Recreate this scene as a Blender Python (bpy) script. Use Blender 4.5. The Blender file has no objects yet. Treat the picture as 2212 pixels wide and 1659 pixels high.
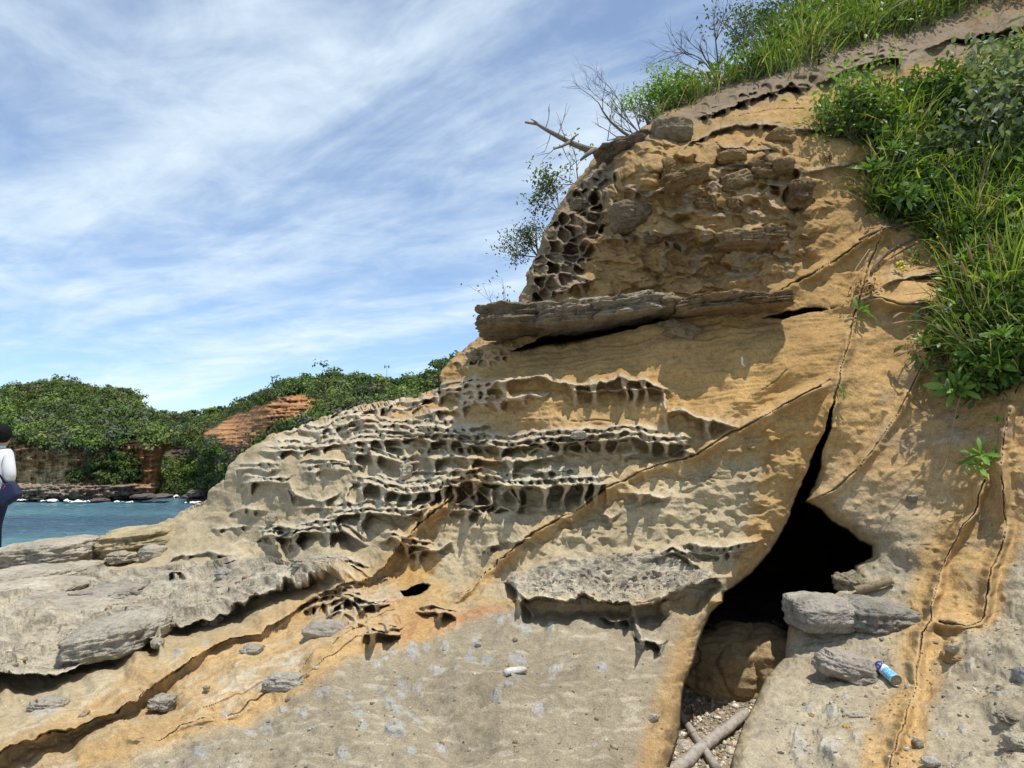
import bpy, bmesh, math, random
import numpy as np
from mathutils import Vector, Matrix
random.seed(7); rng = np.random.default_rng(7)
R = math.radians
SC = bpy.context.scene
COL = SC.collection

# ------------------------------------------------------------------ camera model
F = 1580.0; CX, CY = 1106.0, 829.5; PITCH = math.atan((960 - CY) / F)
EYE = np.array([0.0, 0.0, 1.5])
cp, sp_ = math.cos(PITCH), math.sin(PITCH)
def ray(px, py):
    a = (np.asarray(px, float) - CX) / F; b = (CY - np.asarray(py, float)) / F
    return np.stack([a, cp - b * sp_, sp_ + b * cp], -1)
def pt(px, py, d):
    return EYE + ray(px, py) * np.asarray(d, float)[..., None]
def on_z(px, py, z):
    r = ray(px, py); return EYE + r * ((z - EYE[2]) / r[..., 2])[..., None]
def lin(r, g, b):
    return tuple(((c / 255 + .055) / 1.055) ** 2.4 if c > 10 else c / 255 / 12.92 for c in (r, g, b))

# ------------------------------------------------------------------ numpy noise
def _h(ix, iy, seed):
    with np.errstate(over='ignore'):
        h = ix.astype(np.int64).astype(np.uint32) * np.uint32(374761393) + iy.astype(np.int64).astype(np.uint32) * np.uint32(668265263) + np.uint32((seed * 1442695041) & 0xffffffff)
        h = (h ^ (h >> np.uint32(13))) * np.uint32(1274126177)
        h = (h ^ (h >> np.uint32(16))) * np.uint32(2246822519)
        h ^= h >> np.uint32(15)
    return h
def hf(ix, iy, seed):
    return _h(ix, iy, seed).astype(np.float64) / 4294967295.0
def vn(x, y, seed):
    ix = np.floor(x); iy = np.floor(y); fx = x - ix; fy = y - iy
    u = fx * fx * fx * (fx * (fx * 6 - 15) + 10); v = fy * fy * fy * (fy * (fy * 6 - 15) + 10)
    def g(ox, oy):
        a = hf(ix + ox, iy + oy, seed) * 6.2831853
        return np.cos(a) * (fx - ox) + np.sin(a) * (fy - oy)
    n = (g(0, 0) * (1 - u) + g(1, 0) * u) * (1 - v) + (g(0, 1) * (1 - u) + g(1, 1) * u) * v
    return n * 1.5
def fbm(x, y, o, seed, gain=.5, ridged=False):
    s = 0; a = 1; t = 0
    for i in range(o):
        n = vn(x * 2 ** i + 17.3 * i, y * 2 ** i - 9.1 * i, seed + i * 31)
        if ridged: n = 1 - 2 * np.abs(n)
        s = s + a * n; t += a; a *= gain
    return s / t
def voro(x, y, seed, jit=.85):
    ix = np.floor(x); iy = np.floor(y)
    f1 = np.full(x.shape, 9.); f2 = np.full(x.shape, 9.); cid = np.zeros(x.shape)
    for dx in (-1, 0, 1):
        for dy in (-1, 0, 1):
            a = ix + dx; b = iy + dy
            cx = a + .5 + (hf(a, b, seed) - .5) * jit; cy = b + .5 + (hf(a, b, seed + 57) - .5) * jit
            d = np.hypot(x - cx, y - cy)
            m = d < f1
            f2 = np.where(m, f1, np.minimum(f2, d)); cid = np.where(m, hf(a, b, seed + 91), cid); f1 = np.where(m, d, f1)
    return f1, f2, cid
def sst(a, b, x):
    t = np.clip((x - a) / (b - a), 0, 1); return t * t * (3 - 2 * t)
def pdist(px, py, pts):
    d = np.full(px.shape, 1e9); sd = np.zeros(px.shape)
    for (x0, y0), (x1, y1) in zip(pts[:-1], pts[1:]):
        ex, ey = x1 - x0, y1 - y0; L = ex * ex + ey * ey + 1e-9
        t = np.clip(((px - x0) * ex + (py - y0) * ey) / L, 0, 1)
        dx = px - x0 - t * ex; dy = py - y0 - t * ey; q = np.hypot(dx, dy)
        m = q < d; d = np.where(m, q, d); sd = np.where(m, (ex * dy - ey * dx) / math.sqrt(L), sd)
    return d, sd           # sd > 0: below a line drawn left to right
def inside(px, py, poly):
    c = np.zeros(px.shape, bool); n = len(poly)
    for i in range(n):
        x0, y0 = poly[i]; x1, y1 = poly[(i + 1) % n]
        if y0 == y1: continue
        c ^= ((y0 > py) != (y1 > py)) & (px < (x1 - x0) * (py - y0) / (y1 - y0) + x0)
    return c
def sdist(px, py, poly):   # + inside
    d, _ = pdist(px, py, list(poly) + [poly[0]]); return np.where(inside(px, py, poly), d, -d)

# ------------------------------------------------------------------ objects
def tag(o, label=None, cat=None, group=None, kind=None):
    if label: o['label'] = label
    if cat: o['category'] = cat
    if group: o['group'] = group
    if kind: o['kind'] = kind
    return o
def link(o, parent=None):
    COL.objects.link(o)
    if parent: o.parent = parent
    return o
def empty(name, loc=(0, 0, 0), rz=0):
    o = bpy.data.objects.new(name, None); o.location = loc; o.rotation_euler = (0, 0, rz); o.empty_display_size = .1
    return link(o)
def npmesh(name, V, Q, mat, col=None, smooth=True, parent=None, link_it=True):
    V = np.asarray(V, np.float32); Q = np.asarray(Q, np.int32); k = Q.shape[1]
    me = bpy.data.meshes.new(name)
    me.vertices.add(len(V)); me.vertices.foreach_set('co', V.ravel())
    me.loops.add(Q.size); me.loops.foreach_set('vertex_index', Q.ravel())
    me.polygons.add(len(Q)); me.polygons.foreach_set('loop_start', np.arange(0, Q.size, k, dtype=np.int32))
    me.update(calc_edges=True)
    if smooth: me.polygons.foreach_set('use_smooth', np.ones(len(Q), bool))
    if col is not None:
        a = me.color_attributes.new('Col', 'FLOAT_COLOR', 'POINT')
        c = np.ones((len(V), 4), np.float32); col = np.asarray(col, np.float32); c[:, :col.shape[1]] = col
        a.data.foreach_set('color', c.ravel())
    me.materials.append(mat)
    o = bpy.data.objects.new(name, me)
    if link_it: link(o, parent)
    return o
def bmobj(name, bm, mat, parent=None, smooth=True):
    me = bpy.data.meshes.new(name); bm.to_mesh(me); bm.free()
    if smooth:
        for p in me.polygons: p.use_smooth = True
    me.materials.append(mat); o = bpy.data.objects.new(name, me); return link(o, parent)
def gridquads(h, w):
    i = np.arange(h * w).reshape(h, w)
    return np.stack([i[:-1, :-1], i[1:, :-1], i[1:, 1:], i[:-1, 1:]], -1).reshape(-1, 4)
class TB:                       # tubes into one mesh
    def __init__(s, sides=5): s.V = []; s.Q = []; s.C = []; s.n = 0; s.k = sides
    def tube(s, pts, rad, c=(1, 1, 1)):
        P = np.asarray(pts, float); k = s.k; m = len(P); rad = np.broadcast_to(rad, (m,))
        T = np.gradient(P, axis=0); T /= np.linalg.norm(T, axis=1)[:, None] + 1e-9
        up = np.array([.13, .31, .94]) if abs(T[0, 2]) < .9 else np.array([.95, .2, .1])
        A = np.cross(T, up); A /= np.linalg.norm(A, axis=1)[:, None] + 1e-9; B = np.cross(T, A)
        an = np.arange(k) * 2 * math.pi / k
        ring = P[:, None] + rad[:, None, None] * (np.cos(an)[None, :, None] * A[:, None] + np.sin(an)[None, :, None] * B[:, None])
        s.V.append(ring.reshape(-1, 3)); i = np.arange(m * k).reshape(m, k) + s.n
        j = np.roll(i, -1, 1)
        s.Q.append(np.stack([i[:-1], j[:-1], j[1:], i[1:]], -1).reshape(-1, 4))
        s.C.append(np.tile(c, (m * k, 1))); s.n += m * k
        if k >= 4:              # caps
            for ringi, flip in ((i[0], 1), (i[-1], 0)):
                for a in range(1, k - 2, 2):
                    q = [ringi[0], ringi[a], ringi[a + 1], ringi[min(a + 2, k - 1)]]
                    if len(set(q)) == 4: s.Q.append(np.array([q[::-1] if flip else q]))
    def build(s, name, mat, parent=None, link_it=True):
        return npmesh(name, np.concatenate(s.V), np.concatenate(s.Q), mat, np.concatenate(s.C), parent=parent, link_it=link_it)

# ------------------------------------------------------------------ materials
def newmat(name):
    m = bpy.data.materials.new(name); m.use_nodes = True; nt = m.node_tree
    return m, nt, nt.nodes['Principled BSDF']
def N(nt, t, **kw):
    n = nt.nodes.new(t)
    for k, v in kw.items():
        if k in n.inputs: n.inputs[k].default_value = v
        else: setattr(n, k, v)
    return n
def ramp(nt, src, stops):
    r = nt.nodes.new('ShaderNodeValToRGB'); e = r.color_ramp.elements
    while len(e) < len(stops): e.new(.5)
    for el, (p, c) in zip(e, stops): el.position = p; el.color = (*c, 1) if len(c) == 3 else c
    nt.links.new(src, r.inputs[0]); return r
def mixc(nt, a, b, fac, mode='MULTIPLY'):
    m = nt.nodes.new('ShaderNodeMix'); m.data_type = 'RGBA'; m.blend_type = mode
    for sck, v in ((m.inputs[0], fac), (m.inputs[6], a), (m.inputs[7], b)):
        if hasattr(v, 'is_linked'): nt.links.new(v, sck)
        else: sck.default_value = v if isinstance(v, (int, float)) else (*v, 1)
    return m.outputs[2]
def rockmat(name, scale=1., grain=1., bump=1., spots=True):
    """colour from the vertex colours (rgb: stone, a: how coarse), grain, speckle and fine relief from noise"""
    m, nt, b = newmat(name); L = nt.links.new
    g = N(nt, 'ShaderNodeNewGeometry'); at = N(nt, 'ShaderNodeVertexColor', layer_name='Col')
    def no(s, d=3, r=.6):
        n = N(nt, 'ShaderNodeTexNoise'); n.inputs['Scale'].default_value = s * scale; n.inputs['Detail'].default_value = d; n.inputs['Roughness'].default_value = r
        L(g.outputs['Position'], n.inputs['Vector']); return n
    n1 = no(2.2, 4); n2 = no(24, 4, .7); n3 = no(150, 2, .7)
    c = at.outputs['Color']
    r1 = ramp(nt, n1.outputs[0], [(.25, (.82, .80, .78)), (.75, (1.16, 1.17, 1.18))]); c = mixc(nt, c, r1.outputs[0], .8 * grain)
    r2 = ramp(nt, n2.outputs[0], [(.28, (.72, .70, .68)), (.5, (1, 1, 1)), (.75, (1.22, 1.22, 1.2))]); c = mixc(nt, c, r2.outputs[0], .75 * grain)
    r3 = ramp(nt, n3.outputs[0], [(.3, (.6, .58, .56)), (.5, (1, 1, 1)), (.72, (1.4, 1.4, 1.4))]); c = mixc(nt, c, r3.outputs[0], .55 * grain)
    if spots:
        v = N(nt, 'ShaderNodeTexVoronoi'); v.inputs['Scale'].default_value = 11 * scale; L(g.outputs['Position'], v.inputs['Vector'])
        r4 = ramp(nt, v.outputs['Distance'], [(.03, (.35, .3, .26)), (.09, (1, 1, 1))]); c = mixc(nt, c, r4.outputs[0], .5)
    L(c, b.inputs['Base Color']); b.inputs['Roughness'].default_value = .95; b.inputs['Specular IOR Level'].default_value = .15
    n4 = no(9, 5, .72); r5 = ramp(nt, n4.outputs[0], [(.30, (.45, .43, .40)), (.47, (1, 1, 1)), (.7, (1.18, 1.18, 1.17))])
    fa = N(nt, 'ShaderNodeMath', operation='MULTIPLY'); L(at.outputs['Alpha'], fa.inputs[0]); fa.inputs[1].default_value = .85 * grain; c = mixc(nt, c, r5.outputs[0], fa.outputs[0]); L(c, b.inputs['Base Color'])
    bp = N(nt, 'ShaderNodeBump'); bp.inputs['Distance'].default_value = .03 / scale
    st = N(nt, 'ShaderNodeMath', operation='MULTIPLY_ADD'); L(at.outputs['Alpha'], st.inputs[0]); st.inputs[1].default_value = .7 * bump; st.inputs[2].default_value = .16 * bump
    L(st.outputs[0], bp.inputs['Strength'])
    ad = N(nt, 'ShaderNodeMath', operation='MULTIPLY_ADD'); L(n3.outputs[0], ad.inputs[0]); ad.inputs[1].default_value = .16
    a2 = N(nt, 'ShaderNodeMath', operation='MULTIPLY_ADD'); L(n4.outputs[0], a2.inputs[0]); L(at.outputs['Alpha'], a2.inputs[1]); L(n2.outputs[0], a2.inputs[2]); L(a2.outputs[0], ad.inputs[2])
    L(ad.outputs[0], bp.inputs['Height']); L(bp.outputs[0], b.inputs['Normal'])
    return m
def leafmat(name, trans=.35, rough=.5, var=.25, spec=.35):
    m, nt, b = newmat(name); L = nt.links.new
    at = N(nt, 'ShaderNodeVertexColor', layer_name='Col'); oi = N(nt, 'ShaderNodeObjectInfo')
    r = ramp(nt, oi.outputs['Random'], [(0, (1 - var, 1 - var, 1 - var)), (1, (1 + var, 1 + var * .8, 1))]); c = mixc(nt, at.outputs['Color'], r.outputs[0], 1.)
    L(c, b.inputs['Base Color']); b.inputs['Roughness'].default_value = rough; b.inputs['Specular IOR Level'].default_value = spec
    t = N(nt, 'ShaderNodeBsdfTranslucent'); L(mixc(nt, c, (1.5, 1.5, .6), 1.), t.inputs['Color'])
    mx = N(nt, 'ShaderNodeMixShader'); mx.inputs[0].default_value = trans; L(b.outputs[0], mx.inputs[1]); L(t.outputs[0], mx.inputs[2])
    L(mx.outputs[0], nt.nodes['Material Output'].inputs['Surface']); return m
def plainmat(name, c, rough=.8, noise=.25, scale=30, spec=.3, metal=0, bump=.1):
    m, nt, b = newmat(name); L = nt.links.new
    tc = N(nt, 'ShaderNodeTexCoord'); n = N(nt, 'ShaderNodeTexNoise', Scale=scale, Detail=4.); L(tc.outputs['Object'], n.inputs['Vector'])
    r = ramp(nt, n.outputs[0], [(.3, tuple(x * (1 - noise) for x in c)), (.7, tuple(x * (1 + noise) for x in c))]); L(r.outputs[0], b.inputs['Base Color'])
    b.inputs['Roughness'].default_value = rough; b.inputs['Specular IOR Level'].default_value = spec; b.inputs['Metallic'].default_value = metal
    bp = N(nt, 'ShaderNodeBump', Strength=bump, Distance=.01); L(n.outputs[0], bp.inputs['Height']); L(bp.outputs[0], b.inputs['Normal'])
    return m
M_ROCK = rockmat('sandstone', 1., 1.3, 1.2); M_STONE = rockmat('coarse_stone', 1.3, 1.25, 1.5); M_FAR = rockmat('far_sandstone', .12, 1.1, 1., False)
M_LEAF = leafmat('leaf', .3, .45); M_GRASS = leafmat('grass_blade', .4, .4, .1); M_SCRUB = leafmat('scrub_leaf', .15, .65, .2, .2)
M_TWIG = rockmat('bare_wood', 3., 1., .8, False)

# ------------------------------------------------------------------ cliff: base depth
CT = [(-260,1900,2.6),(-260,1659,3.3),(0,1659,3.1),(0,1560,3.5),(0,1480,4.0),(0,1400,4.5),(0,1330,5.4),(0,1265,6.9),(-250,1480,4.3),(-250,1300,6.6),(-250,1210,9.0),(0,1235,8.2),
 (150,1215,8.6),(150,1180,9.2),(300,1170,9.1),(340,1135,9.4),(430,1090,8.9),(500,1000,8.6),(560,960,8.4),(640,930,8.1),(760,885,7.7),(880,862,7.3),(960,845,7.1),(960,790,7.3),(1040,735,7.2),(1125,660,7.3),(1160,580,7.5),(1200,455,7.5),(1290,340,7.6),
 (300,1659,3.0),(300,1500,3.7),(300,1390,4.4),(300,1300,5.7),(300,1230,7.4),(600,1659,2.95),(600,1500,3.5),(600,1400,4.0),(600,1290,4.9),(600,1230,5.9),(600,1150,6.5),(600,1050,7.0),(600,960,7.7),
 (900,1659,2.85),(900,1500,3.35),(900,1370,3.95),(900,1280,4.6),(900,1200,5.1),(900,1100,5.6),(900,1000,6.2),(900,900,6.9),(1100,1659,2.8),(1100,1500,3.3),(1100,1350,3.95),(1100,1270,4.35),(1100,1200,4.7),(1100,1100,5.1),(1100,1000,5.5),(1100,900,5.95),(1100,800,6.3),(1150,740,6.6),
 (1400,1659,2.85),(1400,1500,3.35),(1400,1350,3.95),(1400,1270,4.25),(1400,1200,4.55),(1400,1100,4.85),(1400,1000,5.2),(1400,900,5.55),(1400,800,5.9),(1400,720,6.15),(1400,640,6.62),(1400,500,6.66),(1400,350,6.75),(1420,285,7.1),
 (1600,1200,4.65),(1650,1050,5.0),(1700,900,5.4),(1700,800,5.7),(1700,700,6.1),(1700,600,6.45),(1700,450,6.6),(1700,300,6.95),(1700,200,7.8),(1640,130,8.8),(1560,190,8.3),(1500,200,8.6),(1440,235,8.4),
 (1880,700,6.0),(1880,520,6.6),(1880,400,7.0),(1850,250,7.5),(1800,120,8.4),(1760,20,10.0),(1900,60,8.9),(1850,-100,11.5),
 (1620,1659,2.95),(1580,1900,2.4),(1700,1550,3.4),(1720,1420,3.95),(1740,1300,4.35),(1900,1240,4.5),(1900,1400,3.9),(1900,1550,3.2),(1900,1659,2.75),(1900,1000,5.05),(1780,1060,5.05),(1850,850,5.6),(1850,1130,4.8),
 (2212,1659,2.45),(2212,1500,2.95),(2212,1350,3.5),(2212,1150,4.1),(2212,950,4.6),(2212,800,5.0),(2050,1350,3.85),(2050,1100,4.6),(2050,900,5.15),(2050,760,5.6),(2050,600,6.2),(2212,600,5.7),(2212,450,6.3),(2050,400,6.8),(2212,250,7.2),(2050,200,7.6),(2212,80,8.2),(2050,60,8.8),(2100,-100,10.),(2400,1659,2.2),(2400,1200,3.6),(2400,800,4.6),(2400,300,6.6),(2450,-80,9.)]
CT = np.array(CT, float)
def steep(x, y): return (1 - .14 * np.clip((1260 - y) / 500, 0, 1) * np.clip((x - 420) / 500, 0, 1) * (1 - .25 * np.clip((x - 1850) / 100, 0, 1)))
CT[:, 2] *= steep(CT[:, 0], CT[:, 1])
def tps_fit(c, lam=.0008):
    x = c[:, :2] / 1000; d = np.hypot(x[:, None, 0] - x[None, :, 0], x[:, None, 1] - x[None, :, 1])
    K = np.where(d > 0, d * d * np.log(d + 1e-12), 0) + lam * np.eye(len(c)); P = np.c_[np.ones(len(c)), x]
    A = np.block([[K, P], [P.T, np.zeros((3, 3))]]); return x, np.linalg.solve(A, np.r_[np.log(c[:, 2]), 0, 0, 0])
TX, TW = tps_fit(CT)
def tps(px, py):
    sh = px.shape; q = np.stack([px.ravel(), py.ravel()], 1) / 1000; o = np.zeros(len(q))
    for i in range(0, len(q), 20000):
        z = q[i:i + 20000]; d = np.hypot(z[:, None, 0] - TX[None, :, 0], z[:, None, 1] - TX[None, :, 1])
        o[i:i + 20000] = np.where(d > 0, d * d * np.log(d + 1e-12), 0) @ TW[:len(TX)] + TW[-3] + z @ TW[-2:]
    return np.exp(o).reshape(sh)
ST = 1.7
xs = np.arange(-260, 2470, ST); ys = np.arange(-190, 1880, ST)
PX, PY = np.meshgrid(xs, ys)
cgx = np.arange(-280, 2520, 20.); cgy = np.arange(-220, 1920, 20.)
CG = tps(*np.meshgrid(cgx, cgy))
def bil(px, py):
    u = (px - cgx[0]) / 20; v = (py - cgy[0]) / 20; i = np.clip(u.astype(int), 0, len(cgx) - 2); j = np.clip(v.astype(int), 0, len(cgy) - 2); u = u - i; v = v - j
    return (CG[j, i] * (1 - u) + CG[j, i + 1] * u) * (1 - v) + (CG[j + 1, i] * (1 - u) + CG[j + 1, i + 1] * u) * v
TOP = np.array([(-300,1180),(-120,1190),(-30,1216),(-4,1222),(4,1240),(40,1234),(120,1215),(240,1190),(330,1150),(345,1130),(375,1118),(400,1102),(440,1088),(455,1060),(490,1040),(497,1010),(520,985),(555,962),(600,935),(640,926),(690,906),(760,885),(830,872),(880,862),(958,846),(962,800),(985,772),(1020,748),(1048,728),(1075,712),(1110,690),(1125,655),(1150,600),(1165,535),(1185,490),(1200,455),(1235,405),(1285,342),(1330,318),(1375,300),(1400,268),(1440,232),(1500,205),(1560,176),(1640,120),(1680,80),(1750,20),(1790,-20),(1900,-110),(2600,-180)], float)
DB = bil(PX, PY)
ytop = np.interp(PX, TOP[:, 0], TOP[:, 1]) + 5 * fbm(PX / 26, PX * 0, 3, 5) + 4 * vn(PX / 9, PX * 0, 8)
ex = np.clip(ytop - PY, 0, None)
PYe = np.where(ex > 0, ytop + ex * .1, PY)
below = np.clip(PY - ytop, 0, None)
D = DB + .22 * np.exp(-below / 16) * (PX < 1450) + ex * .028
_p = pt(PX, PYe, DB); _n = np.cross(np.gradient(_p, axis=1), np.gradient(_p, axis=0)); _r = ray(PX, PYe)
COSF = np.clip(np.abs((_n * _r).sum(2)) / (np.linalg.norm(_n, axis=2) * np.linalg.norm(_r, axis=2) + 1e-12) / .55, .2, 1); del _p, _n, _r
HL = np.zeros(PX.shape); HN = np.zeros(PX.shape)     # relief along the line outward, and along the normal
wx = 10 * fbm(PX / 70, PY / 70, 3, 21); wy = 7 * fbm(PX / 60, PY / 40, 3, 22)

def zone(poly, soft=18):
    p = np.array(poly, float); x0, y0 = p.min(0) - soft * 2 - 14; x1, y1 = p.max(0) + soft * 2 + 14
    i0, i1 = np.searchsorted(ys, (y0, y1)); j0, j1 = np.searchsorted(xs, (x0, x1)); m = np.zeros(PX.shape)
    if i1 > i0 and j1 > j0:
        s = np.s_[i0:i1, j0:j1]; m[s] = sst(-soft, soft, sdist(PX[s] + wx[s] * .8, PY[s] + wy[s] * .8, poly))
    return m
def box(pts, pad):
    p = np.array(pts, float); x0, y0 = p.min(0) - pad; x1, y1 = p.max(0) + pad
    i0, i1 = np.searchsorted(ys, (y0, y1)); j0, j1 = np.searchsorted(xs, (x0, x1)); return np.s_[i0:i1, j0:j1]

# ---- zones
Z_SHELF = zone([(-300,1250),(40,1240),(200,1238),(420,1215),(560,1212),(650,1222),(770,1232),(730,1262),(640,1272),(600,1280),(520,1308),(450,1335),(350,1362),(330,1373),(200,1424),(90,1443),(0,1456),(-300,1490)], 10)
Z_CAP = zone([(1085,1256),(1120,1235),(1200,1215),(1300,1198),(1420,1200),(1520,1228),(1562,1262),(1500,1268),(1440,1290),(1340,1294),(1200,1303),(1140,1292)], 8)
Z_APRON = zone([(700,1430),(790,1400),(850,1400),(960,1370),(1085,1300),(1250,1310),(1420,1310),(1500,1330),(1480,1500),(1440,1900),(-300,1900),(-300,1760),(250,1640),(500,1580),(660,1480)], 20)
Z_UP = zone([(900,790),(1100,640),(1100,200),(1500,100),(2500,-200),(2500,800),(1900,740),(1640,770),(1300,800)], 60)
Z_UPFACE = zone([(1130,660),(1170,520),(1300,330),(1420,290),(1600,280),(1720,330),(1800,420),(1760,540),(1680,600),(1500,650),(1200,660)], 22)
Z_SMOOTH = zone([(1060,770),(1250,735),(1450,700),(1800,660),(1860,640),(1800,880),(1640,880),(1480,880),(1440,820),(1250,805),(1100,800)], 20)
Z_RIGHT = zone([(1850,700),(1960,480),(2500,400),(2500,1900),(1560,1900),(1620,1560),(1700,1400),(1890,1200),(1745,1085),(1790,920)], 14)
Z_SCAL = zone([(1220,960),(1500,960),(1680,890),(1720,960),(1660,1180),(1560,1240),(1300,1190),(1080,1210),(1180,1100)], 30)
CAVE = [(1798,872),(1796,890),(1790,925),(1775,990),(1766,1030),(1752,1062),(1744,1082),(1775,1098),(1800,1125),(1830,1140),(1855,1165),(1886,1180),(1884,1205),(1850,1225),(1845,1248),(1815,1280),(1790,1300),(1712,1310),(1708,1345),(1703,1370),(1698,1420),(1680,1440),(1650,1482),(1622,1540),(1600,1590),(1580,1659),(1545,1900),(1380,1900),(1440,1659),(1455,1620),(1465,1570),(1468,1520),(1475,1480),(1490,1440),(1500,1410),(1518,1352),(1532,1322),(1560,1300),(1562,1278),(1580,1268),(1622,1236),(1662,1190),(1702,1120),(1722,1060),(1748,1000),(1768,950),(1784,900),(1794,872)]
s = box(CAVE, 60)
cd = np.full(PX.shape, -99.); cd[s] = sdist(PX[s] + .35 * wx[s] + 1.2 * vn(PX[s] / 14, PY[s] / 14, 3), PY[s] + .35 * wy[s] + 1.2 * vn(PX[s] / 14, PY[s] / 14, 4), CAVE)
D += 4.2 * sst(0, 9, cd) + 4. * sst(9, 60, cd) + .16 * np.exp(-np.clip(-cd, 0, None) / 16) * (cd > -90) * sst(900, 1080, PY)
POCK = [(1096,757),(1130,742),(1190,716),(1300,700),(1436,682),(1447,690),(1440,702),(1380,712),(1300,728),(1230,740),(1160,750),(1120,757)]
s = box(POCK, 40); pk = np.full(PX.shape, -99.); pk[s] = sdist(PX[s] + .2 * wx[s], PY[s] + .25 * wy[s], POCK); D += 1.6 * sst(0, 7, pk)
POCK2 = [(1640,685),(1700,672),(1730,660),(1765,653),(1800,655),(1770,664),(1730,675),(1690,690)]
s = box(POCK2, 40); pk2 = np.full(PX.shape, -99.); pk2[s] = sdist(PX[s], PY[s] + .1 * wy[s], POCK2); D += .7 * sst(0, 5, pk2)
HOLE = [(862,1272),(885,1262),(912,1258),(932,1266),(926,1282),(900,1292),(872,1293)]
s = box(HOLE, 40); hk = np.full(PX.shape, -99.); hk[s] = sdist(PX[s] + .2 * wx[s], PY[s] + .2 * wy[s], HOLE); D += .9 * sst(0, 7, hk)

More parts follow.
